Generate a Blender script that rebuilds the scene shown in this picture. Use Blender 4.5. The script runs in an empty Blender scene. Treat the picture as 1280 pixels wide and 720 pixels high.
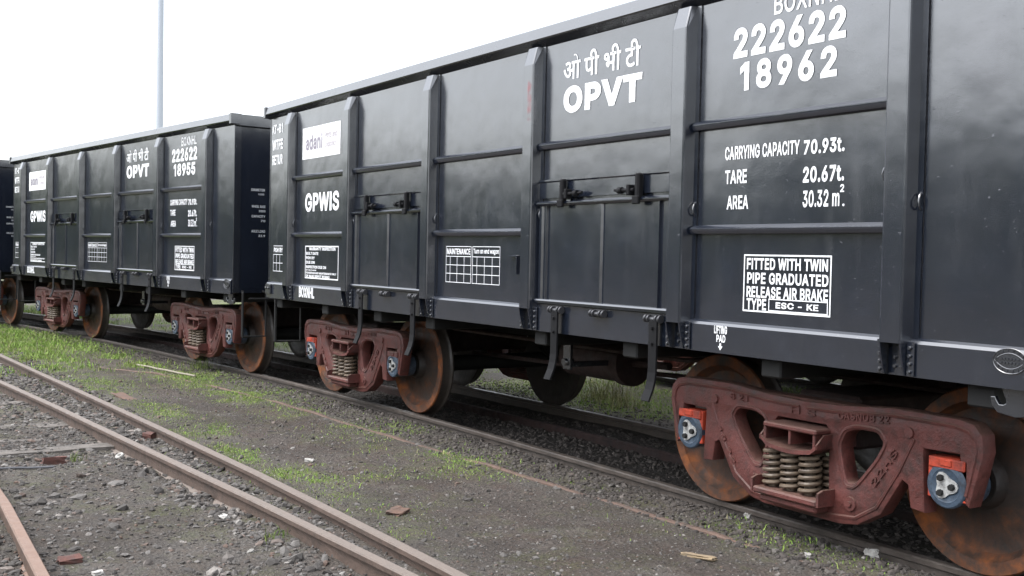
import bpy, bmesh, math, random
import numpy as np
from mathutils import Vector, Matrix
from mathutils.geometry import delaunay_2d_cdt

# ------------------------------------------------------------------ camera, sky, sun, exposure
scene = bpy.context.scene
col = scene.collection
R = math.radians
cam_d = bpy.data.cameras.new('camera'); cam = bpy.data.objects.new('camera', cam_d); col.objects.link(cam)
CAM = Vector((8.0258, -6.1905, 1.6439))
yaw, pitch, roll = 1.0126, 0.0287, -0.0213
f = Vector((-math.sin(yaw)*math.cos(pitch), math.cos(yaw)*math.cos(pitch), -math.sin(pitch)))
r = f.cross(Vector((0, 0, 1))).normalized(); d = f.cross(r)
r2 = math.cos(roll)*r + math.sin(roll)*d; d2 = -math.sin(roll)*r + math.cos(roll)*d
cam.matrix_world = Matrix(((r2.x, -d2.x, -f.x, CAM.x), (r2.y, -d2.y, -f.y, CAM.y), (r2.z, -d2.z, -f.z, CAM.z), (0, 0, 0, 1)))
cam_d.sensor_width = 36; cam_d.lens = 1406.18/1280*36
cam_d.clip_start = 0.05; cam_d.clip_end = 4000
scene.camera = cam

SUN_EL, SUN_AZ = R(58), R(200)
world = bpy.data.worlds.new('World'); scene.world = world; world.use_nodes = True
wn = world.node_tree.nodes; wl = world.node_tree.links
bg = wn['Background']
sky = wn.new('ShaderNodeTexSky'); sky.sky_type = 'NISHITA'; sky.sun_disc = False
sky.sun_elevation = SUN_EL; sky.sun_rotation = SUN_AZ; sky.air_density = 1.0; sky.dust_density = 1.5; sky.ozone_density = 1
hs = wn.new('ShaderNodeHueSaturation'); hs.inputs['Saturation'].default_value = 0.24
wl.new(sky.outputs[0], hs.inputs['Color'])
# broken overcast: the cloud deck varies softly
tcw = wn.new('ShaderNodeTexCoord'); nzw = wn.new('ShaderNodeTexNoise'); nzw.inputs['Scale'].default_value = 2.2; nzw.inputs['Detail'].default_value = 4
mrw = wn.new('ShaderNodeMapRange'); mrw.inputs['From Min'].default_value = .3; mrw.inputs['From Max'].default_value = .7
mrw.inputs['To Min'].default_value = .93; mrw.inputs['To Max'].default_value = 1.07
mxw = wn.new('ShaderNodeVectorMath'); mxw.operation = 'SCALE'
wl.new(tcw.outputs['Generated'], nzw.inputs['Vector']); wl.new(nzw.outputs['Fac'], mrw.inputs['Value'])
sxw = wn.new('ShaderNodeSeparateXYZ'); wl.new(tcw.outputs['Generated'], sxw.inputs[0])
elw = wn.new('ShaderNodeMapRange'); elw.inputs['From Min'].default_value = 0.05; elw.inputs['From Max'].default_value = .8; elw.inputs['To Min'].default_value = .9; elw.inputs['To Max'].default_value = 2.1
wl.new(sxw.outputs['Z'], elw.inputs['Value'])
mlw = wn.new('ShaderNodeMath'); mlw.operation = 'MULTIPLY'; wl.new(mrw.outputs[0], mlw.inputs[0]); wl.new(elw.outputs[0], mlw.inputs[1])
wl.new(hs.outputs['Color'], mxw.inputs[0]); wl.new(mlw.outputs[0], mxw.inputs['Scale'])
wl.new(mxw.outputs[0], bg.inputs['Color'])
bg.inputs['Strength'].default_value = 0.15
sd = bpy.data.lights.new('sun', 'SUN'); sd.energy = 0.6; sd.angle = R(25); sd.color = (1, .97, .92)
sun = bpy.data.objects.new('sun', sd); col.objects.link(sun)
sdir = Vector((math.sin(SUN_AZ)*math.cos(SUN_EL), math.cos(SUN_AZ)*math.cos(SUN_EL), math.sin(SUN_EL)))
sun.rotation_euler = sdir.to_track_quat('Z', 'Y').to_euler()
scene.view_settings.view_transform = 'Standard'; scene.view_settings.look = 'None'
scene.view_settings.exposure = 1.4; scene.view_settings.gamma = 1.0

rng = np.random.default_rng(7); random.seed(7)

# ------------------------------------------------------------------ materials
def mat(name, base, rough=.6, metal=0.0, coat=0.0, spec=.5):
    m = bpy.data.materials.new(name); m.use_nodes = True
    b = m.node_tree.nodes['Principled BSDF']
    b.inputs['Base Color'].default_value = (*base, 1); b.inputs['Roughness'].default_value = rough
    b.inputs['Metallic'].default_value = metal; b.inputs['Coat Weight'].default_value = coat
    b.inputs['Specular IOR Level'].default_value = spec
    return m
def nd(m, t, **kw):
    n = m.node_tree.nodes.new(t)
    for k, v in kw.items():
        if hasattr(n, k): setattr(n, k, v)
        else: n.inputs[k].default_value = v
    return n
def lk(m, a, b): m.node_tree.links.new(a, b)
def bsdf(m): return m.node_tree.nodes['Principled BSDF']
def coords(m, kind='Object'):
    return nd(m, 'ShaderNodeTexCoord').outputs[kind]
def noise(m, scale, detail=4, rough=.6, vec=None):
    n = nd(m, 'ShaderNodeTexNoise'); n.inputs['Scale'].default_value = scale
    n.inputs['Detail'].default_value = detail; n.inputs['Roughness'].default_value = rough
    lk(m, vec if vec is not None else coords(m), n.inputs['Vector']); return n.outputs['Fac']
def ramp(m, fac, stops):
    n = nd(m, 'ShaderNodeValToRGB'); e = n.color_ramp.elements
    while len(e) < len(stops): e.new(.5)
    for el, (p, c) in zip(e, stops): el.position = p; el.color = (*c, 1) if len(c) == 3 else c
    lk(m, fac, n.inputs['Fac']); return n.outputs['Color']
def mapr(m, v, a, b, c, dd):
    n = nd(m, 'ShaderNodeMapRange'); 
    for k, x in zip(('From Min', 'From Max', 'To Min', 'To Max'), (a, b, c, dd)): n.inputs[k].default_value = x
    lk(m, v, n.inputs['Value']); return n.outputs[0]
def mix(m, fac, a, b):
    n = nd(m, 'ShaderNodeMix', data_type='RGBA')
    lk(m, fac, n.inputs[0])
    for s, x in ((6, a), (7, b)):
        if isinstance(x, tuple): n.inputs[s].default_value = (*x, 1)
        else: lk(m, x, n.inputs[s])
    return n.outputs[2]
def bump(m, h, strength, dist=.01, prev=None):
    n = nd(m, 'ShaderNodeBump'); n.inputs['Strength'].default_value = strength; n.inputs['Distance'].default_value = dist
    lk(m, h, n.inputs['Height'])
    if prev is not None: lk(m, prev, n.inputs['Normal'])
    return n.outputs['Normal']

def paint_material(name, base, rough, wave=.2):
    m = mat(name, base, rough); b = bsdf(m)
    c = coords(m)
    mp = nd(m, 'ShaderNodeMapping'); mp.inputs['Scale'].default_value = (1, 1, .16); lk(m, c, mp.inputs['Vector'])
    dirt = noise(m, 3.0, 7, .65, c); runs = noise(m, 9, 5, .6, mp.outputs[0])
    col_ = ramp(m, dirt, [(.35, tuple(x*.8 for x in base)), (.58, base), (.8, tuple(x*1.5+.006 for x in base))])
    dust = mapr(m, runs, .62, .82, 0, .07)                       # rain runs and road dust dried on the sheets
    lk(m, mix(m, dust, col_, (.085, .075, .065)), b.inputs['Base Color'])
    sp = noise(m, 46, 3, .6, c)                                  # small chips and dust spots
    rr = nd(m, 'ShaderNodeMath', operation='ADD'); lk(m, mapr(m, noise(m, 4, 6, .65, c), .3, .7, rough*.93, rough*1.12), rr.inputs[0]); lk(m, mapr(m, runs, .5, .8, 0, .06), rr.inputs[1])
    lk(m, rr.outputs[0], b.inputs['Roughness'])
    n1 = bump(m, noise(m, 2.1, 2, .5, c), wave, .03)
    n2 = bump(m, noise(m, 9, 2, .5, c), .05, .012, n1)
    n3 = bump(m, noise(m, 210, 2, .5, c), .14, .0013, n2)
    n4 = bump(m, mapr(m, sp, .70, .76, 0, 1), .35, .0015, n3)
    lk(m, n4, b.inputs['Normal'])
    return m
M = {}
M['paint'] = paint_material('charcoal_gloss_paint', (.009, .0122, .0205), .17)
bsdf(M['paint']).inputs['IOR'].default_value = 2.2

M['paint_dull'] = paint_material('charcoal_satin_paint', (.012, .014, .019), .24)
bsdf(M['paint_dull']).inputs['IOR'].default_value = 2.2
M['dark'] = paint_material('underframe_black', (.006, .006, .006), .7)
M['white'] = mat('white_stencil_paint', (.78, .79, .8), .55)
lk(M['white'], mix(M['white'], mapr(M['white'], noise(M['white'], 38, 5, .7), .56, .78, 0, .5), mix(M['white'], mapr(M['white'], noise(M['white'], 3, 4, .6), .4, .75, 0, .35), (.78, .79, .8), (.55, .55, .54)), (.22, .22, .23)), bsdf(M['white']).inputs['Base Color'])
M['sticker'] = mat('white_sticker', (.8, .8, .8), .45)
M['stk_grey'] = mat('sticker_grey_print', (.22, .2, .24), .5)
M['stk_pale'] = mat('sticker_pale_print', (.38, .34, .37), .5)
def oxide(name, base, base2, rough=.65, scale=9, b1=.35, dust=None, grain=60):
    m = mat(name, base, rough); b = bsdf(m); c = coords(m)
    k = ramp(m, noise(m, scale, 8, .72, c), [(.32, base2), (.52, base), (.72, tuple(min(1, x*1.35) for x in base))])
    k = mix(m, mapr(m, noise(m, scale*5, 5, .7, c), .52, .72, 0, .55), k, base2)
    if dust:
        g = nd(m, 'ShaderNodeNewGeometry'); sx = nd(m, 'ShaderNodeSeparateXYZ'); lk(m, g.outputs['Normal'], sx.inputs[0])
        k = mix(m, mapr(m, sx.outputs['Z'], .35, .9, 0, .7), k, dust)
    lk(m, k, b.inputs['Base Color'])
    n1 = bump(m, noise(m, grain, 6, .65, c), b1, .005); n2 = bump(m, noise(m, 12, 3, .5, c), .3, .02, n1)
    lk(m, n2, b.inputs['Normal'])
    lk(m, mapr(m, noise(m, 14, 4, .6, c), .3, .7, rough-.12, rough+.15), b.inputs['Roughness'])
    return m
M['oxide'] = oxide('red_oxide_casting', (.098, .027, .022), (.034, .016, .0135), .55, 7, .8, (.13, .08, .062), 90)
M['oxide_dark'] = oxide('shaded_red_oxide', (.028, .014, .012), (.014, .009, .008), .75)  # red oxide darkened to deepen the shade under the wagons
M['spring'] = oxide('spring_steel', (.115, .085, .058), (.05, .036, .028), .5)
M['wheel'] = oxide('rusting_wheel_steel', (.10, .04, .02), (.035, .024, .02), .6, 4.5, .2)
def wheel_material(m):
    b = bsdf(m); c = coords(m)
    sx = nd(m, 'ShaderNodeSeparateXYZ'); lk(m, c, sx.inputs[0]); cv = nd(m, 'ShaderNodeCombineXYZ'); lk(m, sx.outputs[0], cv.inputs[0]); lk(m, sx.outputs[2], cv.inputs[1])
    ln_ = nd(m, 'ShaderNodeVectorMath', operation='LENGTH'); lk(m, cv.outputs[0], ln_.inputs[0]); rad = ln_.outputs['Value']
    ang = nd(m, 'ShaderNodeMath', operation='ARCTAN2'); lk(m, sx.outputs[2], ang.inputs[0]); lk(m, sx.outputs[0], ang.inputs[1])
    pv = nd(m, 'ShaderNodeCombineXYZ'); lk(m, mapr(m, ang.outputs[0], -3.1416, 3.1416, 0, 26), pv.inputs[0]); lk(m, mapr(m, rad, 0, .5, 0, 2), pv.inputs[1])
    streak = noise(m, 1.0, 4, .6, pv.outputs[0]); n = noise(m, 7, 7, .7, c)
    disc = ramp(m, n, [(.36, (.026, .019, .016)), (.55, (.06, .030, .018)), (.72, (.13, .045, .014))])
    rim = ramp(m, n, [(.36, (.035, .023, .017)), (.52, (.13, .044, .015)), (.70, (.27, .08, .016))])
    k = mix(m, mapr(m, rad, .33, .41, 0, 1), disc, rim)
    k = mix(m, mapr(m, streak, .5, .68, 0, .75), k, (.022, .018, .016))
    k = mix(m, mapr(m, rad, .24, .13, 0, .9), k, (.014, .012, .011))
    lk(m, k, b.inputs['Base Color'])
wheel_material(M['wheel'])
M['tread'] = oxide('dark_tread_steel', (.04, .032, .027), (.022, .019, .017), .45, 8, .15)
M['rail'] = oxide('weathered_rail_rust', (.085, .058, .045), (.05, .036, .029), .65, 9, .6, (.175, .146, .124))
M['railred'] = oxide('orange_rail_rust', (.09, .055, .038), (.055, .038, .03), .65, 9, .6, (.20, .125, .09))
M['railburied'] = oxide('buried_rail_rust', (.105, .066, .05), (.07, .052, .042), .85, 9, .7)
M['raildark'] = oxide('dark_oily_rail', (.08, .065, .055), (.045, .038, .033), .45, 7, .3)
M['capblue'] = oxide('blue_grey_bearing_cap', (.045, .068, .10), (.018, .022, .03), .5, 16, .3)
M['silver'] = oxide('bare_bright_steel', (.40, .40, .39), (.10, .095, .09), .4, 22, .2)
M['orange'] = oxide('orange_red_adapter', (.40, .048, .020), (.13, .024, .016), .55, 12, .4)
M['bolt'] = mat('dull_steel_bolt', (.07, .07, .075), .35, .5)
M['lever'] = paint_material('worn_lever_paint', (.010, .010, .011), .62)
bsdf(M['lever']).inputs['IOR'].default_value = 1.22
M['wood'] = None

# ------------------------------------------------------------------ mesh helpers
class MB:
    def __init__(s): s.v = []; s.f = []; s.sm = []
    def add(s, vs, fs, smooth=False):
        o = len(s.v); s.v += [tuple(v) for v in vs]; s.f += [tuple(i+o for i in q) for q in fs]; s.sm += [smooth]*len(fs)
    def box(s, x0, x1, y0, y1, z0, z1, bev=.0, M4=None):
        bm = bmesh.new(); bmesh.ops.create_cube(bm, size=1)
        for v in bm.verts: v.co = Vector(((x0+x1)/2+v.co.x*(x1-x0), (y0+y1)/2+v.co.y*(y1-y0), (z0+z1)/2+v.co.z*(z1-z0)))
        if bev > 0: bmesh.ops.bevel(bm, geom=bm.edges[:], offset=bev, segments=1, affect='EDGES')
        s.bm(bm, M4)
    def bm(s, bm, M4=None, smooth=False):
        bm.verts.index_update()
        s.add([(M4 @ v.co if M4 is not None else v.co.copy()) for v in bm.verts], [[v.index for v in q.verts] for q in bm.faces], smooth); bm.free()
    def prism(s, poly, a0, a1, axis='x', smooth=False):
        """poly in the plane across axis; axis x: (y,z), axis y: (x,z), axis z: (x,y)"""
        n = len(poly)
        def P(p, a): return {'x': (a, p[0], p[1]), 'y': (p[0], a, p[1]), 'z': (p[0], p[1], a)}[axis]
        vs = [P(p, a0) for p in poly]+[P(p, a1) for p in poly]
        s.add(vs, [[i, (i+1) % n, n+(i+1) % n, n+i] for i in range(n)], smooth)
        s.add(vs, [list(range(n))[::-1], [n+i for i in range(n)]])
    def cyl(s, p0, p1, r0, r1=None, n=16, caps=True):
        p0, p1 = Vector(p0), Vector(p1); r1 = r0 if r1 is None else r1
        ax = (p1-p0).normalized(); u = ax.orthogonal().normalized(); w = ax.cross(u)
        vs = []
        for p, rr in ((p0, r0), (p1, r1)):
            vs += [p+rr*(math.cos(2*math.pi*i/n)*u+math.sin(2*math.pi*i/n)*w) for i in range(n)]
        s.add(vs, [[i, (i+1) % n, n+(i+1) % n, n+i] for i in range(n)], True)
        if caps: s.add(vs, [list(range(n))[::-1], [n+i for i in range(n)]])
    def tube(s, pts, rad, n=8, caps=True):
        pts = [Vector(p) for p in pts]; k = len(pts); vs = []; u = None
        for i, p in enumerate(pts):
            t = (pts[min(i+1, k-1)]-pts[max(i-1, 0)]).normalized()
            u = t.orthogonal().normalized() if u is None else (u-u.dot(t)*t).normalized()
            w = t.cross(u); rr = rad[i] if isinstance(rad, (list, tuple)) else rad
            vs += [p+rr*(math.cos(2*math.pi*j/n)*u+math.sin(2*math.pi*j/n)*w) for j in range(n)]
        s.add(vs, [[i*n+j, i*n+(j+1) % n, (i+1)*n+(j+1) % n, (i+1)*n+j] for i in range(k-1) for j in range(n)], True)
        if caps: s.add(vs, [list(range(n))[::-1], [(k-1)*n+j for j in range(n)]])
    def strip(s, pts, width_dir, w, th_dirs, th):
        """flat bar following pts; width along width_dir, thickness along th_dirs[i]"""
        wd = Vector(width_dir)*w/2; vs = []; k = len(pts)
        for p, t in zip(pts, th_dirs):
            p = Vector(p); t = Vector(t)*th/2
            vs += [p-wd-t, p+wd-t, p+wd+t, p-wd+t]
        s.add(vs, [[i*4+j, i*4+(j+1) % 4, (i+1)*4+(j+1) % 4, (i+1)*4+j] for i in range(k-1) for j in range(4)])
        s.add(vs, [[3, 2, 1, 0], [(k-1)*4+j for j in range(4)]])
    def lathe(s, prof, c, n=48, axis='y'):
        """prof: list of (radius, along)"""
        vs = []
        for rr, a in prof:
            for i in range(n):
                t = 2*math.pi*i/n; vs.append((c[0]+rr*math.cos(t), c[1]+a, c[2]+rr*math.sin(t)))
        k = len(prof)
        s.add(vs, [[i*n+j, i*n+(j+1) % n, (i+1)*n+(j+1) % n, (i+1)*n+j] for i in range(k-1) for j in range(n)], True)
    def mesh(s, name):
        me = bpy.data.meshes.new(name); me.from_pydata(s.v, [], s.f); me.update()
        me.polygons.foreach_set('use_smooth', s.sm)
        bm = bmesh.new(); bm.from_mesh(me); bmesh.ops.remove_doubles(bm, verts=bm.verts[:], dist=1e-5)
        bmesh.ops.recalc_face_normals(bm, faces=bm.faces[:])
        for e in bm.edges:
            if len(e.link_faces) == 2 and e.calc_face_angle(0) > R(35): e.smooth = False
        bm.to_mesh(me); bm.free(); return me
    def build(s, name, m, parent=None, loc=None):
        o = bpy.data.objects.new(name, s.mesh(name)); o.data.materials.append(m); col.objects.link(o)
        if parent is not None: o.parent = parent
        if loc is not None: o.location = loc
        return o
def empty(name, loc=(0, 0, 0), rz=0):
    o = bpy.data.objects.new(name, None); col.objects.link(o); o.location = loc; o.rotation_euler = (0, 0, rz); o.empty_display_size = .2; return o
def tag(o, label=None, cat=None, group=None, kind=None):
    if label: o['label'] = label
    if cat: o['category'] = cat
    if group: o['group'] = group
    if kind: o['kind'] = kind
    return o
def copy_tree(o, parent=None):
    c = o.copy(); col.objects.link(c); c.parent = parent
    for ch in list(o.children): copy_tree(ch, c)
    return c
dg = None
def curve_mesh(cu, name):
    o = bpy.data.objects.new('temp', cu); col.objects.link(o)
    bpy.context.view_layer.update()
    me = bpy.data.meshes.new_from_object(o.evaluated_get(bpy.context.evaluated_depsgraph_get()))
    me.name = name; bpy.data.objects.remove(o); bpy.data.curves.remove(cu); return me
GLYPHS = {
'-': '453;337 244 337 188 114 188 114 244',
'.': '187;95 -4 83 -3 73 1 63 9 55 18 51 29 50 41 51 53 55 64 63 73 73 81 83 85 95 87 107 85 118 81 128 73 135 64 140 53 141 41 140 29 135 18 128 9 118 1 107 -3',
'0': '453;227 -7 191 -3 158 7 130 24 105 48 85 77 69 113 57 155 50 202 48 254 50 306 57 353 69 395 85 431 106 461 130 484 159 502 191 512 227 516 262 512 295 502 323 484 348 461 368 431 384 395 396 353 403 306 405 254 403 202 396 155 384 113 368 77 348 48 323 24 295 7 263 -3|227 50 250 52 271 60 290 74 306 92 320 116 330 144 338 176 342 213 344 254 342 295 338 332 330 365 320 393 306 416 290 435 271 449 250 457 227 460 203 457 182 449 163 435 147 416 134 393 123 365 115 332 111 295 109 254 111 213 115 176 123 144 134 116 147 92 163 74 182 60 203 52',
'1': '400;276 509 276 0 212 0 212 448 209 448 86 358 86 427 198 509',
'2': '453;64 0 64 47 234 229 282 282 294 298 303 312 311 327 316 341 319 356 320 371 319 389 315 405 308 419 298 431 287 441 273 449 258 455 241 458 224 460 205 458 188 454 172 447 159 438 148 427 139 413 132 398 128 381 127 362 66 362 68 391 75 418 86 442 102 464 121 482 143 496 168 507 196 513 225 516 254 513 281 507 306 497 328 482 346 465 361 445 372 423 379 398 381 372 380 354 377 336 371 318 363 299 351 280 336 259 317 235 294 209 267 180 153 60 153 57 389 57 389 0',
'3': '453;218 -7 188 -5 159 1 133 10 108 22 88 38 70 57 57 79 48 104 44 132 109 132 112 115 118 100 126 87 137 76 150 66 165 59 182 54 200 51 219 50 239 51 258 55 275 61 291 69 304 80 315 93 323 108 328 125 329 145 328 163 323 180 316 196 306 211 292 223 275 234 254 241 229 246 201 248 157 248 157 299 288 448 288 452 70 452 70 509 372 509 372 461 211 278 211 289 247 290 279 286 308 276 333 262 354 244 371 222 383 198 391 173 393 145 390 116 383 90 370 66 354 45 333 27 309 12 281 2 251 -5',
'4': '453;40 105 40 158 247 509 311 509 109 166 109 163 413 163 413 105|282 0 282 121 282 146 282 318 343 318 343 0',
'5': '453;221 -7 192 -5 165 1 140 11 118 25 99 41 83 60 71 82 63 105 60 130 122 130 125 115 130 102 138 89 148 78 160 68 173 60 188 54 204 51 221 50 241 51 259 56 276 64 291 75 304 89 314 104 322 122 326 141 328 162 326 183 321 203 314 221 303 237 290 251 275 262 257 270 238 275 218 277 201 276 184 273 167 268 152 262 139 255 128 246 67 253 96 509 366 509 366 452 151 452 134 301 136 301 148 311 162 318 178 325 194 330 212 333 229 334 252 332 274 328 294 321 313 311 330 299 345 285 358 269 370 251 379 231 386 210 390 187 391 163 388 132 381 102 369 76 352 52 332 32 309 15 282 3 253 -4',
'6': '453;226 -7 196 -4 168 3 142 15 119 31 100 51 84 74 73 101 66 130 64 162 65 187 71 212 80 239 93 268 112 302 137 340 252 509 322 509 151 261 145 261 165 288 196 307 208 311 221 313 235 314 265 312 291 305 316 295 337 280 355 262 370 240 380 215 387 187 389 157 387 127 379 98 368 73 352 50 333 30 310 14 284 3 257 -4|226 48 245 50 263 55 279 63 293 73 304 86 314 101 322 119 326 137 327 157 326 178 322 196 314 213 304 228 293 241 279 251 263 259 245 264 226 265 207 264 190 259 174 252 160 241 148 229 138 214 131 197 126 179 125 158 126 138 131 119 138 102 148 86 160 73 174 63 190 55 207 50',
'7': '453;97 0 323 448 323 452 62 452 62 509 391 509 391 449 165 0',
'8': '453;226 -7 193 -5 163 1 136 11 111 25 91 42 74 62 62 84 54 109 52 135 53 156 58 176 65 195 75 212 87 228 101 241 117 252 134 260 153 265 153 267 129 276 109 289 93 308 80 330 73 354 70 380 73 405 79 429 90 450 106 469 124 485 146 498 170 508 197 514 226 516 255 514 282 508 306 498 328 485 346 469 361 450 373 429 379 405 382 380 379 354 372 330 359 308 343 289 323 276 300 267 300 265 319 260 335 252 351 241 365 228 377 212 387 195 395 176 399 156 401 135 398 109 391 84 378 62 362 42 341 25 317 11 289 1 259 -5|226 49 248 50 267 54 285 60 300 69 313 79 323 91 331 106 335 121 337 139 335 157 330 173 322 189 312 202 298 213 283 223 265 230 247 234 226 235 206 234 187 230 169 223 154 213 140 202 130 189 122 173 117 157 115 139 117 121 121 106 129 91 139 79 152 69 167 60 185 54 205 50|226 290 244 291 260 294 274 300 287 308 298 318 307 330 314 344 318 359 319 376 318 392 314 407 308 420 299 432 288 442 275 449 260 455 244 459 226 460 208 459 192 455 177 449 164 442 153 432 145 420 138 407 134 392 133 376 134 359 138 344 145 330 154 318 165 308 178 300 193 294 209 291',
'9': '453;226 516 256 513 285 506 310 494 333 478 352 458 368 434 380 408 387 378 389 347 387 322 382 296 373 270 359 240 340 207 315 168 200 0 130 0 301 248 307 248 287 221 257 202 245 198 232 195 218 195 188 197 161 203 137 214 116 229 98 247 83 269 72 294 66 321 64 352 66 382 73 411 85 436 101 459 120 479 143 494 168 506 196 513|226 460 207 459 190 454 174 446 160 435 148 423 138 407 131 390 127 372 125 352 127 331 131 313 138 295 148 280 160 268 174 257 190 250 207 245 226 243 245 245 263 249 279 257 293 267 305 280 314 295 322 312 326 330 327 350 326 371 322 390 314 407 305 422 293 435 279 446 263 454 245 459',
'A': '479;16 0 201 509 276 509 463 0 395 0 287 302 264 372 232 478 245 478 213 371 191 302 85 0|110 142 110 199 370 199 370 142',
'B': '456;60 0 60 509 241 509 274 507 304 501 329 491 350 477 367 461 381 442 390 421 396 398 398 374 397 353 393 336 387 320 378 307 368 295 356 286 343 278 329 272 315 267 315 262 331 260 347 254 363 245 378 234 391 220 402 203 411 184 416 161 418 136 416 111 410 88 400 67 386 48 368 31 344 18 317 8 284 2 247 0|125 57 245 57 281 60 309 67 330 80 344 96 353 115 355 137 354 153 350 169 342 184 333 197 320 209 306 218 289 225 269 229 248 231 125 231|125 285 238 285 256 287 273 290 288 296 302 304 314 314 323 326 330 340 335 355 336 372 333 393 326 412 313 429 294 442 270 449 240 452 125 452',
'C': '510;267 -7 225 -3 186 7 150 25 119 49 92 79 70 115 53 157 44 203 40 254 44 305 53 352 70 393 92 429 119 459 150 484 186 501 225 512 267 516 293 514 317 511 340 504 362 496 383 485 402 471 419 456 435 438 448 418 459 397 467 373 473 348 408 348 404 365 397 380 389 395 380 407 369 418 357 428 344 437 330 444 315 449 300 453 284 455 267 456 237 453 209 445 184 432 161 414 141 391 125 364 113 332 106 295 103 254 106 213 113 177 125 145 141 117 161 94 184 76 210 63 237 56 267 53 284 54 300 56 315 60 330 65 344 72 357 81 369 90 380 102 389 114 397 128 404 144 408 160 473 160 467 135 459 112 448 91 435 71 420 53 402 38 383 24 363 13 341 5 317 -2 293 -6',
'D': '502;219 0 96 0 96 57 215 57 254 60 288 68 318 81 343 99 363 122 379 149 390 181 397 216 399 255 397 294 390 329 379 361 364 388 344 410 320 428 291 441 258 449 221 452 93 452 93 509 225 509 273 505 315 495 353 478 385 455 412 426 433 391 449 351 458 306 462 255 458 205 449 159 433 119 411 83 384 54 351 31 312 14 268 3|125 509 125 0 60 0 60 509',
'E': '418;60 0 60 509 372 509 372 452 125 452 125 286 355 286 355 229 125 229 125 57 375 57 375 0',
'F': '410;60 0 60 509 369 509 369 452 125 452 125 278 346 278 346 221 125 221 125 0',
'G': '520;269 -7 225 -3 185 7 149 25 118 49 91 79 69 116 53 157 43 203 40 254 43 305 53 352 69 393 91 429 117 459 149 484 184 501 223 512 265 516 291 514 316 510 340 504 363 494 384 483 403 469 421 453 436 436 449 416 460 395 468 373 474 349 408 349 402 365 395 379 387 393 378 406 368 417 356 427 344 436 330 443 315 448 300 453 283 455 265 456 236 453 209 445 183 432 160 414 141 392 125 364 113 332 106 295 103 254 106 213 113 177 125 145 141 117 161 95 184 76 210 63 238 56 269 53 296 55 322 61 345 71 365 85 382 102 396 123 407 147 413 173 415 202 434 199 283 199 283 256 478 256 478 200 475 160 466 124 451 91 431 62 406 38 377 19 344 5 308 -4',
'H': '517;60 0 60 509 125 509 125 289 392 289 392 509 457 509 457 0 392 0 392 232 125 232 125 0',
'I': '180;54 0 54 509 126 509 126 0',
'J': '396;185 -7 143 -2 106 11 75 33 52 63 38 100 33 145 33 173 98 173 98 145 100 117 108 93 122 74 139 61 160 53 185 50 209 53 230 61 248 74 261 93 269 117 272 145 272 509 336 509 336 145 332 100 318 63 294 33 263 11 227 -2',
'K': '466;104 145 104 216 139 261 174 303 212 344 364 509 448 509 231 276 228 276|60 0 60 509 125 509 125 334 124 225 125 193 125 0|372 0 188 259 228 309 449 0',
'L': '393;60 0 60 509 125 509 125 57 361 57 361 0',
'M': '628;60 0 60 509 152 509 277 187 287 159 299 123 311 84 322 49 307 49 318 83 330 121 342 158 352 187 476 509 568 509 568 0 504 0 504 291 504 327 505 369 506 413 507 457 513 457 498 409 482 363 467 322 456 291 342 0 286 0 170 291 159 321 145 361 129 408 112 457 119 457 120 416 121 372 122 328 122 291 122 0',
'N': '523;60 0 60 509 136 509 343 183 363 151 388 107 414 55 405 54 401 108 399 157 399 195 399 509 463 509 463 0 387 0 202 290 177 331 148 381 108 452 119 454 122 384 124 328 125 291 125 0',
'O': '533;267 -7 225 -3 186 7 150 25 119 49 92 79 70 115 53 157 44 203 40 254 44 305 53 352 70 393 92 429 119 459 150 484 186 501 225 512 267 516 309 512 348 501 384 484 415 459 442 429 464 393 480 352 490 305 493 254 490 203 480 157 464 115 442 79 415 49 384 25 348 7 309 -3|267 53 296 55 324 63 349 76 372 94 392 116 408 144 420 176 428 213 430 254 428 295 420 332 408 365 392 392 372 415 349 433 324 446 296 453 267 456 237 453 210 445 184 433 161 415 142 392 125 364 113 332 106 295 103 254 106 213 113 176 125 144 142 117 161 94 184 76 210 63 237 55',
'P': '444;60 0 60 509 235 509 272 506 305 499 332 487 356 471 375 452 390 430 400 404 407 377 409 348 407 318 400 291 390 265 375 243 356 223 332 207 305 195 272 188 235 186 109 186 109 242 233 242 257 244 279 248 297 256 312 266 324 279 333 294 339 310 343 328 344 348 343 367 339 385 333 402 324 416 312 428 297 439 279 446 257 451 232 452 125 452 125 0',
'Q': '533;245 159 313 159 369 85 384 65 468 -48 401 -48 346 27 331 46|267 -7 225 -3 186 7 150 25 119 49 92 79 70 115 53 157 44 203 40 254 44 305 53 352 70 393 92 429 119 459 150 484 186 501 225 512 267 516 309 512 348 501 384 484 415 459 442 429 464 393 480 352 490 305 493 254 490 203 480 157 464 115 442 79 415 49 384 25 348 7 309 -3|267 53 296 55 324 63 349 76 372 94 392 116 408 144 420 176 428 213 430 254 428 295 420 332 408 365 392 392 372 415 349 433 324 446 296 453 267 456 237 453 210 445 184 433 161 415 142 392 125 364 113 332 106 295 103 254 106 213 113 176 125 144 142 117 161 94 184 76 210 63 237 55',
'R': '449;60 0 60 509 236 509 273 506 305 500 333 489 356 473 376 455 390 433 401 408 407 381 409 352 407 323 401 296 390 271 376 250 356 232 333 217 305 206 273 200 236 198 96 198 96 255 234 255 258 256 280 260 298 267 313 276 325 287 334 300 340 316 344 333 345 352 344 371 340 389 334 405 325 419 313 430 298 440 279 446 258 451 233 452 125 452 125 0|353 0 230 229 303 229 428 0',
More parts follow.
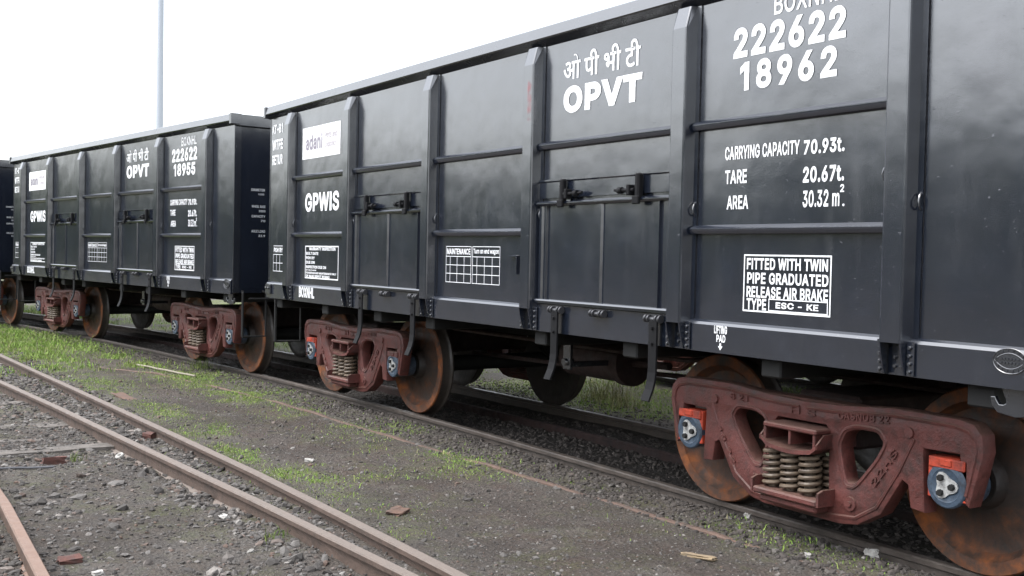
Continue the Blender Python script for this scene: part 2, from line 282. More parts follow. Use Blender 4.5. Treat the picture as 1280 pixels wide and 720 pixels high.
'S': '446;224 -9 188 -7 156 -1 128 9 102 23 81 40 64 60 51 83 42 109 38 137 104 137 108 118 114 102 123 88 136 76 150 66 166 59 185 53 204 50 224 49 246 50 267 54 286 60 303 69 317 79 329 92 338 106 344 122 346 139 344 154 340 168 332 179 322 189 310 197 296 205 245 222 184 239 145 253 112 269 86 289 67 313 56 341 52 372 54 400 62 425 75 448 92 468 113 484 138 498 165 508 195 514 227 516 259 514 289 508 316 498 340 484 360 468 377 449 390 427 398 403 401 378 337 378 332 402 320 421 302 437 280 449 254 456 225 459 204 457 185 454 167 448 152 440 139 430 129 418 121 405 117 391 115 376 117 359 122 345 131 334 142 324 155 315 169 308 212 293 264 279 312 264 328 256 344 248 359 238 372 226 384 213 395 198 402 180 407 161 408 139 406 112 399 87 386 64 370 43 349 25 323 11 294 0 261 -7',
'T': '448;32 452 32 509 417 509 417 452 257 452 257 0 193 0 193 452',
'U': '517;259 -8 220 -6 186 2 154 15 126 33 103 55 85 80 71 108 63 140 60 173 60 509 124 509 124 178 126 155 132 133 141 113 153 95 169 80 187 68 208 59 232 53 259 52 285 53 309 59 331 68 349 80 364 95 377 113 385 133 391 155 393 178 393 509 457 509 457 173 454 140 446 108 433 80 414 55 391 33 363 15 332 2 297 -6',
'V': '479;204 0 16 509 84 509 192 206 215 137 248 31 235 31 267 138 290 206 395 509 463 509 278 0',
'W': '686;155 0 16 509 82 509 163 196 175 145 187 94 197 40 189 40 200 94 211 145 224 196 306 509 380 509 462 196 474 145 486 94 497 40 488 40 499 94 510 145 523 196 603 509 670 509 530 0 455 0 368 323 351 391 336 475 350 475 335 395 318 323 230 0',
'X': '474;18 0 217 284 217 236 29 509 104 509 178 400 204 361 223 329 243 292 232 292 252 329 272 361 298 400 374 509 446 509 259 239 259 287 456 0 382 0 292 129 268 165 250 195 230 231 244 231 225 196 206 166 182 129 91 0',
'Y': '472;203 0 203 208 16 509 91 509 192 344 222 292 250 230 224 230 251 293 280 344 381 509 455 509 268 208 268 0',
'a': '389;160 -9 137 -7 115 -3 94 5 76 15 60 29 48 45 38 63 32 84 30 108 32 128 36 146 43 161 53 174 64 184 78 193 92 200 108 206 125 211 178 220 234 227 265 235 276 255 276 257 275 272 272 285 267 297 260 307 251 315 240 322 227 327 212 330 196 331 178 330 163 327 149 322 118 301 100 274 41 291 51 313 64 331 79 346 95 358 114 368 133 375 153 380 173 383 194 384 239 379 255 375 271 369 286 360 300 350 312 336 322 320 330 301 335 278 337 251 337 0 277 0 277 52 272 52 252 25 242 16 229 8 215 1 199 -4 181 -7|170 45 192 47 211 51 228 59 242 68 254 80 263 93 270 108 274 122 276 138 276 190 259 182 231 176 200 171 175 168 134 159 122 153 112 147 103 139 97 130 93 118 92 105 93 93 96 82 102 72 109 64 119 57 130 52 142 48 156 46',
'c': '395;207 -8 174 -5 144 3 117 16 93 35 72 58 56 85 44 116 37 150 34 187 37 225 44 260 56 291 72 318 93 341 117 360 144 374 174 382 207 384 226 384 243 381 260 377 276 371 291 364 305 356 318 346 330 335 340 322 349 308 356 293 362 277 303 262 290 289 270 311 242 325 207 330 184 328 163 321 145 310 130 296 118 278 108 258 102 236 98 212 96 187 98 163 102 139 108 117 118 97 130 80 145 66 163 55 184 49 207 46 243 52 271 66 292 89 304 117 363 102 357 86 350 70 341 56 331 43 319 32 306 21 292 12 277 5 261 -1 244 -5 226 -7',
'd': '424;195 -8 165 -6 137 3 111 16 89 34 70 57 55 84 43 116 36 151 34 189 36 227 43 261 55 293 70 320 89 342 112 361 137 374 165 382 196 384 218 383 237 379 253 373 267 364 278 355 287 346 306 319 311 319 311 509 372 509 372 0 313 0 313 59 307 59 287 31 277 21 266 12 252 4 236 -3 217 -7|205 47 226 49 246 55 263 65 278 78 290 95 299 115 306 138 310 162 312 189 310 216 306 241 300 263 290 282 278 299 263 312 246 322 227 328 205 330 182 328 162 322 145 311 130 298 118 281 108 261 102 239 98 215 96 189 98 163 102 139 109 117 118 97 130 80 145 66 162 55 182 49',
'e': '404;212 -8 177 -5 145 3 117 16 92 35 72 58 56 85 44 116 37 150 34 187 36 224 44 258 55 290 71 317 91 340 115 359 142 373 172 382 205 384 226 383 246 380 266 374 285 366 303 355 319 341 334 324 347 305 357 282 365 256 370 227 371 194 371 169 75 169 75 221 338 221 310 202 308 226 304 248 298 269 288 286 277 301 263 314 246 323 227 328 205 330 183 328 164 323 146 313 131 301 119 286 109 270 102 251 97 231 96 211 96 178 98 151 102 127 110 106 121 88 135 73 151 61 169 53 190 48 212 46 227 47 241 49 254 53 265 58 276 65 285 73 294 82 300 93 306 105 365 91 358 72 348 55 335 39 320 26 302 14 283 4 261 -3 237 -7',
'g': '425;207 -151 180 -149 156 -146 134 -140 114 -132 97 -122 82 -110 70 -97 59 -84 51 -69 101 -41 122 -66 131 -74 142 -82 154 -88 169 -93 187 -96 207 -97 236 -95 261 -87 282 -75 298 -58 308 -34 311 -6 311 68 306 68 287 41 277 32 266 23 252 16 236 10 217 6 195 5 165 7 138 14 113 27 90 43 71 65 55 90 43 120 36 154 34 191 36 229 43 263 55 293 71 320 90 342 112 361 138 374 166 382 196 384 218 383 237 379 253 373 267 365 279 356 288 346 308 319 313 319 313 379 372 379 372 -9 370 -40 363 -67 350 -90 334 -109 314 -124 291 -136 265 -144 237 -149|205 59 227 61 246 66 264 75 278 87 290 103 300 121 307 142 311 166 312 193 311 219 307 242 300 264 291 283 279 299 264 312 247 322 227 328 205 330 182 328 163 322 145 312 130 298 118 282 109 262 102 241 98 218 96 193 98 167 102 144 109 123 118 104 131 88 145 76 163 66 183 61',
'i': '166;53 0 53 379 114 379 114 0|84 443 73 444 63 448 54 455 47 463 43 472 41 483 43 494 47 504 54 512 63 518 73 522 84 524 95 522 105 518 114 512 121 504 125 494 126 483 125 472 121 463 114 455 105 448 95 444',
'm': '609;53 0 53 379 112 379 112 295 108 295 114 314 122 331 132 346 144 358 158 368 172 376 187 382 203 385 219 386 245 383 268 375 287 361 303 342 314 320 321 295 312 295 318 312 326 329 337 343 350 356 364 366 381 375 398 381 417 385 437 386 458 385 478 380 497 372 514 361 529 346 541 328 550 307 555 283 557 255 557 0 496 0 496 254 493 279 485 298 473 313 456 323 438 329 419 330 402 329 387 326 374 320 363 312 353 302 345 290 340 277 336 263 335 247 335 0 274 0 274 260 272 280 265 297 253 311 238 322 220 328 199 330 185 329 171 326 158 320 145 312 135 302 126 289 119 274 115 257 114 238 114 0',
'n': '409;114 227 114 0 53 0 53 379 112 379 112 287 102 287 116 319 132 344 152 362 175 374 200 382 227 384 252 383 275 377 295 369 313 356 328 340 341 321 350 298 355 271 357 240 357 0 296 0 296 235 293 263 286 286 273 304 256 318 235 326 210 329 192 328 176 324 161 317 147 308 136 297 126 283 119 266 115 248',
'o': '415;207 -8 174 -5 144 3 117 16 93 35 72 58 56 85 44 116 37 150 34 187 37 225 44 260 56 291 72 318 93 341 117 360 144 374 174 382 207 384 241 382 271 374 299 360 323 341 343 318 359 291 371 260 379 225 381 187 379 150 371 116 359 85 343 58 323 35 299 16 271 3 241 -5|207 46 231 49 252 55 270 66 285 80 298 97 307 117 314 139 318 163 319 187 318 212 314 236 307 258 298 278 285 296 270 310 252 321 231 328 207 330 184 328 163 321 145 310 130 296 118 278 108 258 102 236 98 212 96 187 98 163 102 139 108 117 118 97 130 80 145 66 163 55 184 49',
'r': '259;53 0 53 379 112 379 112 321 115 321 124 339 137 354 152 367 171 377 191 383 213 385 229 384 243 384 243 322 230 324 207 326 190 324 174 321 159 315 146 306 135 296 126 284 119 269 115 254 114 237 114 0',
's': '365;182 -8 157 -7 133 -3 112 3 93 12 76 24 62 38 50 54 41 73 36 94 94 107 101 87 111 72 124 60 141 52 160 47 181 45 206 47 227 53 244 62 258 74 265 88 268 103 266 115 262 126 254 136 243 144 229 150 212 155 149 170 118 180 92 192 72 208 58 227 50 249 47 274 49 295 55 314 65 332 79 347 95 360 115 370 137 378 161 383 187 384 212 383 234 379 254 372 271 363 286 352 299 339 309 324 318 308 324 290 268 277 262 291 254 304 243 316 228 325 210 331 187 333 166 331 147 326 131 317 119 305 111 292 109 277 110 264 115 253 124 243 136 235 152 229 172 223 229 209 261 200 287 187 306 171 320 153 328 131 331 107 329 85 323 65 312 47 298 31 281 18 260 6 236 -2 210 -7',
't': '227;204 379 204 327 6 327 6 379|65 471 126 471 126 98 127 83 130 70 136 61 144 55 156 51 170 50 185 51 202 54 213 2 192 -3 168 -4 138 -1 113 7 92 21 77 41 68 64 65 93',
'u': '410;182 -5 158 -3 135 2 115 11 97 23 82 39 69 59 60 82 54 109 53 139 53 379 114 379 114 144 116 117 124 94 137 75 154 61 175 53 200 50 218 51 234 55 249 62 263 71 274 83 283 97 290 113 295 132 296 153 296 379 357 379 357 0 298 0 298 92 307 92 294 60 277 35 257 17 234 5 209 -3',
'w': '567;138 0 23 379 87 379 133 214 154 137 175 41 165 41 186 135 206 214 252 379 316 379 362 214 382 136 402 41 391 41 413 135 434 214 480 379 545 379 429 0 368 0 319 172 305 225 291 280 277 338 291 338 277 280 263 225 248 172 199 0'}
_glyph_cache = {}
def glyph_mesh(ch, offset):
    """one letter: a list of (points, faces), one per outer stroke"""
    if (ch, offset) in _glyph_cache: return _glyph_cache[(ch, offset)]
    w, cs = GLYPHS[ch].split(';'); outer, holes = [], []
    for c in cs.split('|'):
        n = [int(t) for t in c.split()]; P = [(n[i], n[i+1]) for i in range(0, len(n), 2)]
        P = [p for i, p in enumerate(P) if p != P[i-1]]; k = len(P); Q = []
        for i in range(k):
            a, b, e = P[i-1], P[i], P[(i+1) % k]
            n1 = Vector((b[1]-a[1], a[0]-b[0])).normalized(); n2 = Vector((e[1]-b[1], b[0]-e[0])).normalized()
            q = n1+n2; q = q/max(.5, q.dot(q)/2) if q.length > 1e-6 else n1
            Q.append((b[0]-q.x*offset*1000, b[1]-q.y*offset*1000))
        ar = sum(P[i-1][0]*P[i][1]-P[i][0]*P[i-1][1] for i in range(k))
        (outer if ar < 0 else holes).append(Q)
    allc = outer+holes; vv, ee = [], []
    for c in allc:
        o = len(vv); vv += [Vector((x/1000, z/1000)) for x, z in c]; ee += [(o+i, o+(i+1) % len(c)) for i in range(len(c))]
    V2, _, F2, _, _, _ = delaunay_2d_cdt(vv, ee, [], 0, 1e-6)
    def wind(px, pz):
        t = 0
        for c in allc:
            for i in range(len(c)):
                (ax, az), (bx, bz) = c[i-1], c[i]
                if (az <= pz) != (bz <= pz):
                    xx = ax+(pz-az)/(bz-az)*(bx-ax)
                    if xx > px: t += 1 if bz > az else -1
        return t
    keep = [tuple(q) for q in F2 if wind(sum(V2[i].x for i in q)*1000/len(q), sum(V2[i].y for i in q)*1000/len(q)) != 0]
    res = [(np.array([(q.x, q.y, 0) for q in V2]), keep)]
    _glyph_cache[(ch, offset)] = (int(w), res); return _glyph_cache[(ch, offset)]
def text_arrays(body, offset=0.0, spacing=1.0):
    if all(c == ' ' or c in GLYPHS for c in body):
        vs, fs, pen, o, k = [], [], 0.0, 0, 0
        for ch in body:
            if ch == ' ': pen += .21*spacing; continue
            w, res = glyph_mesh(ch, offset)
            for i, (v, q) in enumerate(res):
                vs.append(v+np.array([pen, 0, .0003*i+.0006*(k % 2)])); fs += [tuple(a+o for a in t) for t in q]; o += len(v)
            pen += (w/1000+offset*1.3)*spacing; k += 1
        return np.concatenate(vs), fs
    cu = bpy.data.curves.new('temp', 'FONT'); cu.body = body; cu.size = 1; cu.offset = offset; cu.space_character = spacing
    cu.resolution_u = 4; cu.fill_mode = 'BOTH'
    me = curve_mesh(cu, 'temp')
    v = np.array([tuple(x.co) for x in me.vertices]); fs = [tuple(p.vertices) for p in me.polygons]
    bpy.data.meshes.remove(me); return v, fs
def put_text(mb, body, x0, x1, z0, z1, y, offset=.02, spacing=1.0):
    """lettering filling a box on a wall that faces -y"""
    v, fs = text_arrays(body, offset, spacing)
    a, b = v[:, :2].min(0), v[:, :2].max(0)
    X = x0+(v[:, 0]-a[0])/(b[0]-a[0])*(x1-x0); Z = z0+(v[:, 1]-a[1])/(b[1]-a[1])*(z1-z0)
    mb.add([(x, y-k, z) for x, z, k in zip(X, Z, v[:, 2])], fs)
def frame_lines(mb, x0, x1, z0, z1, y, w):
    for (a, b, c, dd) in ((x0, x1, z0, z0+w), (x0, x1, z1-w, z1), (x0, x0+w, z0+w, z1-w), (x1-w, x1, z0+w, z1-w)):
        mb.add([(a, y, c), (b, y, c), (b, y, dd), (a, y, dd)], [[0, 1, 2, 3]])
def quad(mb, a, b, c, dd, y): mb.add([(a, y, c), (b, y, c), (b, y, dd), (a, y, dd)], [[0, 1, 2, 3]])

# ------------------------------------------------------------------ track line: straight, then curving towards the camera side
RAD, XC = 95.0, 0.5
def track(x):
    """(y, heading) of the wagon track at x"""
    if x >= XC: return 0.0, 0.0
    t = math.asin(max(-1, min(1, (XC-x)/RAD)))
    return -RAD*(1-math.cos(t)), t
def track_y(x): return np.where(x >= XC, 0.0, -(np.sqrt(np.maximum(RAD*RAD-np.square(np.minimum(x-XC, 0)), 1))-RAD)*-1)

# ------------------------------------------------------------------ ground
_tab = rng.random((64, 64))
def vnoise(x, y, s):
    x = x*s; y = y*s; i = np.floor(x).astype(int); j = np.floor(y).astype(int); fx = x-i; fy = y-j
    fx = fx*fx*(3-2*fx); fy = fy*fy*(3-2*fy)
    g = lambda a, b: _tab[a % 64, b % 64]
    return (g(i, j)*(1-fx)+g(i+1, j)*fx)*(1-fy)+(g(i, j+1)*(1-fx)+g(i+1, j+1)*fx)*fy-.5
def fbm(x, y, s, o=4):
    t = 0; a = 1
    for k in range(o): t = t+a*vnoise(x+17*k, y+9*k, s*2**k); a *= .5
    return t
def sstep(a, b, x):
    t = np.clip((x-a)/(b-a), 0, 1); return t*t*(3-2*t)
def ground_z(x, y):
    x = np.asarray(x, float); y = np.asarray(y, float)
    yt = y-track_y(x)
    z = np.full(np.broadcast(x, y).shape, -.075)
    z = z+.03*fbm(x, y, .35, 3)
    z = z-.05*np.exp(-((np.abs(yt)-.45)/.3)**2)-.03*sstep(1.0, .7, np.abs(yt))   # worn ballast between the rails
    z = z-.045*sstep(-3.3, -3.8, y)                                               # rails of the near track stand proud
    z = z+.030*fbm(x, y, 2.2, 4)*sstep(-3.0, -3.7, y)+.012*fbm(x, y, 2.4, 5)+.010*fbm(x+3, y+5, 9, 3)*(.35+.65*sstep(-.1, .25, fbm(x, y, .8, 2)))
    z = z-.018*np.exp(-((yt+2.05)/.16)**2)-.014*np.exp(-((y+2.62)/.15)**2)
    z = z+.035*np.exp(-((yt+1.08)/.16)**2)+.02*np.exp(-((yt+.66)/.1)**2)
    z = z+sstep(9.0, 22, yt)*.25
    z = np.where(np.hypot(x, y) > 60, -.1, z)
    return z
def steps(edges):
    out = []
    for a, b, h in edges: out += list(np.arange(a, b, h))
    out.append(edges[-1][1]); return np.array(out)
gx = steps([(-3000, -400, 400), (-400, -60, 40), (-60, -20, 1.0), (-20, -7, .12), (-7, -3, .05), (-3, 4.2, .028), (4.2, 5.2, .05), (5.2, 12, .3), (12, 60, 6), (60, 400, 50), (400, 3000, 400)])
gy = steps([(-3000, -400, 400), (-400, -40, 40), (-40, -6.5, 1.0), (-6.5, -.9, .03), (-.9, 6, .12), (6, 30, 1.), (30, 400, 40), (400, 3000, 400)])
X, Y = np.meshgrid(gx, gy); Z = ground_z(X, Y)
ny, nx = X.shape
idx = np.arange(nx*ny).reshape(ny, nx)
quads = np.stack([idx[:-1, :-1], idx[:-1, 1:], idx[1:, 1:], idx[1:, :-1]], -1).reshape(-1, 4)
def np_mesh(name, verts, faces, smooth=False):
    me = bpy.data.meshes.new(name); n = faces.shape[1]
    me.vertices.add(len(verts)); me.vertices.foreach_set('co', np.ascontiguousarray(verts, np.float32).ravel())
    me.loops.add(faces.size); me.loops.foreach_set('vertex_index', np.ascontiguousarray(faces, np.int32).ravel())
    me.polygons.add(len(faces)); me.polygons.foreach_set('loop_start', np.arange(0, faces.size, n, dtype=np.int32))
    me.polygons.foreach_set('use_smooth', np.full(len(faces), smooth)); me.update(calc_edges=True); return me
def link(name, me, m, parent=None):
    o = bpy.data.objects.new(name, me); me.materials.append(m); col.objects.link(o)
    if parent: o.parent = parent
    return o
def grass_density(x, y):
    yt = y-track_y(x)
    n = fbm(x, y, 1.1, 3)
    beside = np.exp(-((yt+1.55)/.42)**2)*sstep(3.6, -3.5, x)*1.15*sstep(-.3, .25, n+.12-.10*sstep(-6, 0, x))
    far = sstep(-9.5, -13, x)*sstep(-5.5, -4, yt)*sstep(-.95, -1.3, yt)*1.3
    strip = np.exp(-((y+2.98)/.24)**2)*sstep(2.6, .8, x)*sstep(-.28, .15, n)*1.3
    strip = np.maximum(strip, np.exp(-((y+2.7)/.5)**2)*sstep(2.4, .6, x)*sstep(-2.2, -.6, x)*sstep(-.1, .3, n)*.5)
    strip2 = np.exp(-((y+3.35)/.55)**2)*sstep(-4.5, -8, x)*.9
    off = np.exp(-((y+1.25)/.35)**2)*sstep(-.5, 1.2, x)*sstep(5.4, 4, x)*.5*sstep(-.1, .3, n)
    behind = sstep(1.15, 1.7, yt)*sstep(-.45, .1, n)*1.0
    between = np.exp(-((y+4.35)/.4)**2)*sstep(-3.2, -6, x)*.5*sstep(-.1, .3, n)
    behind = np.where(y < track_y(x), 0, behind)
    beside = beside*(.25+.95*sstep(-.12, .18, fbm(x+5, y, 1.9, 3))); strip = strip*(.2+sstep(-.15, .15, fbm(x+9, y, 2.3, 3))); strip2 = strip2*(.2+sstep(-.15, .2, fbm(x+9, y, 1.7, 3)))
    return np.clip(np.maximum.reduce([beside, far, strip, strip2, off, behind, between]), 0, 1.3)
gm = mat('yard_soil', (.06, .055, .05), .9)
def ground_material(m):
    b = bsdf(m); c = coords(m)
    at = nd(m, 'ShaderNodeAttribute', attribute_name='zone'); sep = nd(m, 'ShaderNodeSeparateColor'); lk(m, at.outputs['Color'], sep.inputs[0])
    grass, path, trackbed = sep.outputs[0], sep.outputs[1], sep.outputs[2]
    fine = noise(m, 55, 6, .75, c); mid = noise(m, 7, 5, .65, c); big = noise(m, .9, 4, .6, c)
    soil = ramp(m, fine, [(.3, (.035, .031, .028)), (.5, (.085, .077, .069)), (.68, (.175, .160, .145))])
    brown = ramp(m, fine, [(.3, (.055, .045, .037)), (.55, (.105, .088, .074)), (.75, (.16, .138, .118))])
    base = mix(m, mapr(m, mid, .4, .62, 0, 1), soil, brown)
    pth = ramp(m, noise(m, 30, 8, .78, c), [(.32, (.034, .028, .025)), (.5, (.077, .065, .057)), (.68, (.145, .125, .11))])
    pth = mix(m, mapr(m, noise(m, 2.3, 6, .68, c), .46, .62, 0, .75), pth, ramp(m, noise(m, 44, 6, .75, c), [(.3, (.052, .036, .029)), (.7, (.108, .078, .064))]))
    base = mix(m, path, base, pth)
    base = mix(m, mapr(m, big, .40, .62, 0, .6), base, (.040, .032, .027))          # damp patches
    base = mix(m, mapr(m, noise(m, 1.7, 7, .72, c), .57, .70, 0, .5), base, (.17, .155, .14))   # dry dust and cinders
    moss = nd(m, 'ShaderNodeMath', operation='MULTIPLY'); lk(m, mapr(m, noise(m, 2.9, 7, .75, c), .50, .66, 0, .55), moss.inputs[0]); lk(m, mapr(m, noise(m, 60, 3, .7, c), .4, .6, .2, 1), moss.inputs[1])
    base = mix(m, moss.outputs[0], base, (.085, .10, .032))
    gfac = nd(m, 'ShaderNodeMath', operation='MULTIPLY'); lk(m, grass, gfac.inputs[0]); lk(m, mapr(m, noise(m, 18, 5, .7, c), .35, .6, .0, .75), gfac.inputs[1])
    base = mix(m, gfac.outputs[0], base, (.13, .165, .045))
    base = mix(m, trackbed, base, (.028, .025, .023))  # ground coloured darker along the wagon track
    lk(m, base, b.inputs['Base Color'])
    vo = nd(m, 'ShaderNodeTexVoronoi'); vo.inputs['Scale'].default_value = 38; lk(m, c, vo.inputs['Vector'])
    n1 = bump(m, vo.outputs['Distance'], .7, .022); n2 = bump(m, fine, .9, .02, n1); n3 = bump(m, noise(m, 190, 3, .6, c), .5, .004, n2)
    lk(m, n3, b.inputs['Normal']); b.inputs['Specular IOR Level'].default_value = .25
ground_material(gm)
gme = np_mesh('ground', np.stack([X, Y, Z], -1).reshape(-1, 3), quads, True)
ground = tag(link('ground', gme, gm), kind='structure')
ztab = gme.color_attributes.new('zone', 'FLOAT_COLOR', 'POINT')
YT = Y-track_y(X)
pathm = np.exp(-((YT+2.35)/.55)**4)*sstep(3.5, 2.0, Y*0)*np.where(Y > -3.1, 1, 0)
pathm = np.clip(sstep(-2.95, -2.6, Y)*sstep(-1.45, -1.9, YT)+.0, 0, 1)
bedm = np.clip(sstep(1.15, .8, np.abs(YT))*.8, 0, 1)
zc = np.stack([np.clip(grass_density(X, Y), 0, 1), pathm, bedm, np.ones_like(X)], -1)
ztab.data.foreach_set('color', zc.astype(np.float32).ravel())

# ------------------------------------------------------------------ rails
def rail_profile(h=.156):
    return [(-.068, -h), (.068, -h), (.068, -h+.012), (.012, -h+.03), (.009, -.045), (.034, -.034), (.034, -.008), (.027, 0), (-.027, 0), (-.034, -.008), (-.034, -.034), (-.009, -.045), (-.012, -h+.03), (-.068, -h+.012)]
def sweep(path, prof, name, m):
    pts = [Vector(p) for p in path]; n = len(prof); mb = MB(); vs = []
    for i, p in enumerate(pts):
        t = (pts[min(i+1, len(pts)-1)]-pts[max(i-1, 0)]); t.z = 0; t.normalize(); s = Vector((-t.y, t.x, 0))
        vs += [p+s*a+Vector((0, 0, b)) for a, b in prof]
    mb.add(vs, [[i*n+j, i*n+(j+1) % n, (i+1)*n+(j+1) % n, (i+1)*n+j] for i in range(len(pts)-1) for j in range(n)])
    mb.add(vs, [list(range(n))[::-1], [(len(pts)-1)*n+j for j in range(n)]])
    return mb.build(name, m)
def along(off, x0, x1, z=0.0, step=.5):
    out = []
    for x in np.arange(x0, x1+.01, step):
        y, h = track(x); out.append((x+off*math.sin(h)*1, y+off*math.cos(h), z))
    return out
tag(sweep(along(-.872, -46, 16), rail_profile(), 'rail', M['raildark']), 'dark polished rail under the near wheels of the black wagons', 'rail')
tag(sweep(along(.872, -46, 16), rail_profile(), 'rail', M['raildark']), 'dark rail under the far wheels, beyond the shaded ballast', 'rail')
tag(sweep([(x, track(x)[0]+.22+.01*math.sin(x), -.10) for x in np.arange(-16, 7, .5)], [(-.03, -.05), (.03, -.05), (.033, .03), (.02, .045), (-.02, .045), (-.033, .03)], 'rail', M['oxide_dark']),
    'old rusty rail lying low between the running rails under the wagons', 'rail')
BR = []
for x in np.arange(-9, 6.6, .2):
    y = float(np.interp(x, [-9, -7.63, -6, -4.54, -2.5, -.39, 1.69, 2.85, 4, 7], [-2.62, -2.18, -1.93, -1.72, -1.60, -1.53, -1.41, -1.39, -1.32, -1.2]))
    BR.append((x, y, float(ground_z(x, y))+.001+.006*math.sin(x*3.1)+.005*math.sin(x*7.3)+.004*math.sin(x*1.3)))
tag(sweep(BR, [(-.024, -.06), (.024, -.06), (.024, .0), (.016, .008), (-.016, .008), (-.024, .0)], 'rail', M['railburied']), 'thin rusted rail edge half buried in soil beside the wagon track', 'rail')
RF = [(-30, -4.3, 0), (-18, -3.98, 0), (-10.33, -3.77, 0), (-6.5, -3.62, 0), (-3.45, -3.50, 0), (-.04, -3.38, 0), (1.5, -3.36, 0), (3.02, -3.35, 0), (8, -3.33, 0)]
RN = [(-30, -7.2, 0), (-18, -5.35, 0), (-12, -4.72, 0), (-6.75, -4.24, 0), (-4.2, -4.04, 0), (-1.82, -3.88, 0), (.88, -3.69, 0), (2.91, -3.575, 0), (8, -3.50, 0)]
tag(sweep(RF, rail_profile(), 'rail', M['rail']), 'brown weathered rail nearest the grass strip and dirt path', 'rail')
tag(sweep(RN, rail_profile(), 'rail', M['rail']), 'brown weathered rail with dark rusty web running beside the grey gravel', 'rail')
tag(sweep([(-12, -5.05, 0), (-4, -5.08, 0), (.3, -5.13, 0), (2.1, -5.20, 0), (6, -5.34, 0)], rail_profile(), 'rail', M['railred']), 'short stretch of orange rusty rail beside the flat red brick', 'rail')

# ------------------------------------------------------------------ stones
ico = bmesh.new(); bmesh.ops.create_icosphere(ico, subdivisions=1, radius=1)
IV = np.array([tuple(v.co) for v in ico.verts]); IF = np.array([[v.index for v in q.verts] for q in ico.faces]); ico.free()
def stones(name, pts, sizes, m, flat=(.35, .8)):
    n = len(pts); K = len(IV)
    a = rng.random(n)*2*np.pi; c, s = np.cos(a), np.sin(a)
    sc = sizes[:, None]*np.stack([rng.uniform(.7, 1.3, n), rng.uniform(.5, 1.0, n), rng.uniform(*flat, n)], 1)
    v = IV[None]*(1+rng.uniform(-.28, .28, (n, K, 1)))*sc[:, None, :]
    tilt = rng.uniform(-.5, .5, n); ct, st = np.cos(tilt), np.sin(tilt)
    v = np.stack([v[..., 0]*ct[:, None]-v[..., 2]*st[:, None], v[..., 1], v[..., 0]*st[:, None]+v[..., 2]*ct[:, None]], -1)
    v = np.stack([v[..., 0]*c[:, None]-v[..., 1]*s[:, None], v[..., 0]*s[:, None]+v[..., 1]*c[:, None], v[..., 2]], -1)
    v = v+pts[:, None, :]
    fcs = (IF[None]+(np.arange(n)*K)[:, None, None]).reshape(-1, 3)
    return link(name, np_mesh(name, v.reshape(-1, 3), fcs), m)
def stone_mat(name, stops):
    m = mat(name, (.1, .1, .1), .85); b = bsdf(m)
    g = nd(m, 'ShaderNodeNewGeometry'); c = ramp(m, g.outputs['Random Per Island'], stops)
    lk(m, mix(m, mapr(m, noise(m, 70, 4, .7), .35, .7, 0, .6), c, (.07, .06, .052)), b.inputs['Base Color'])
    lk(m, bump(m, noise(m, 130, 4, .6), .4, .004), b.inputs['Normal']); b.inputs['Specular IOR Level'].default_value = .3
    return m
M['gravel'] = stone_mat('grey_gravel', [(0, (.035, .032, .03)), (.45, (.08, .075, .07)), (.8, (.15, .141, .132)), (.92, (.11, .07, .053)), (1, (.30, .29, .27))])
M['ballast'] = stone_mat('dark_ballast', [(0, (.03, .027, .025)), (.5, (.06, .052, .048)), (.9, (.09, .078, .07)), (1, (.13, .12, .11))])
def scatter(n, x0, x1, y0, y1, smin, smax, dens=None, rel=False, sink=.25):
    x = rng.uniform(x0, x1, n); y = rng.uniform(y0, y1, n)
    if rel: y = y+track_y(x)
    if dens is not None:
        k = rng.random(n) < dens(x, y); x, y = x[k], y[k]
    s = smin*(smax/smin)**(rng.random(len(x))**2.2)
    return np.stack([x, y, ground_z(x, y)+s*(.35-sink)], 1), s
parts = [scatter(17000, -4, 3.8, -6.2, -3.3, .004, .022), scatter(1500, -5, 3.8, -6.0, -3.3, .020, .062, lambda x, y: np.clip(.12+2.4*fbm(x+2, y+7, 1.2, 3), 0, 1)), scatter(1100, -4, 3.6, -6.0, -3.3, .020, .050, lambda x, y: .3+1.2*fbm(x, y, 1.6, 2)),
         scatter(7500, -12, -4, -6.2, -3.3, .008, .04), scatter(5000, -6.5, -1.5, -5.6, -3.8, .006, .03), scatter(2600, -10, 3.6, -3.95, -3.42, .015, .042),
         scatter(900, -1.0, 3.3, -6.0, -5.22, .02, .055), scatter(26000, -7, 4.4, -3.25, -1.0, .003, .012), scatter(2600, -7, 4.4, -3.25, -1.0, .008, .024, lambda x, y: .15+2.2*np.clip(fbm(x, y, 1.7, 3)+.1, 0, 1)), scatter(200, -8, 4.2, -3.2, -1.0, .018, .036)]
gr = stones('gravel', np.concatenate([a for a, b in parts]), np.concatenate([b for a, b in parts]), M['gravel'])
tag(gr, 'loose grey gravel and stone chips between the rails', 'gravel', kind='stuff')
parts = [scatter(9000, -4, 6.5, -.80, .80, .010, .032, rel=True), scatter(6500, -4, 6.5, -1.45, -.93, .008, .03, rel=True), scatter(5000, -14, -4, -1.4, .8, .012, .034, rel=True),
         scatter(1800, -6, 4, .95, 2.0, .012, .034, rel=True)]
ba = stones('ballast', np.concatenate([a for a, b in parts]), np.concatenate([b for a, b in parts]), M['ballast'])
tag(ba, 'dark oily ballast stones around the wagon track rails', 'ballast', kind='stuff')

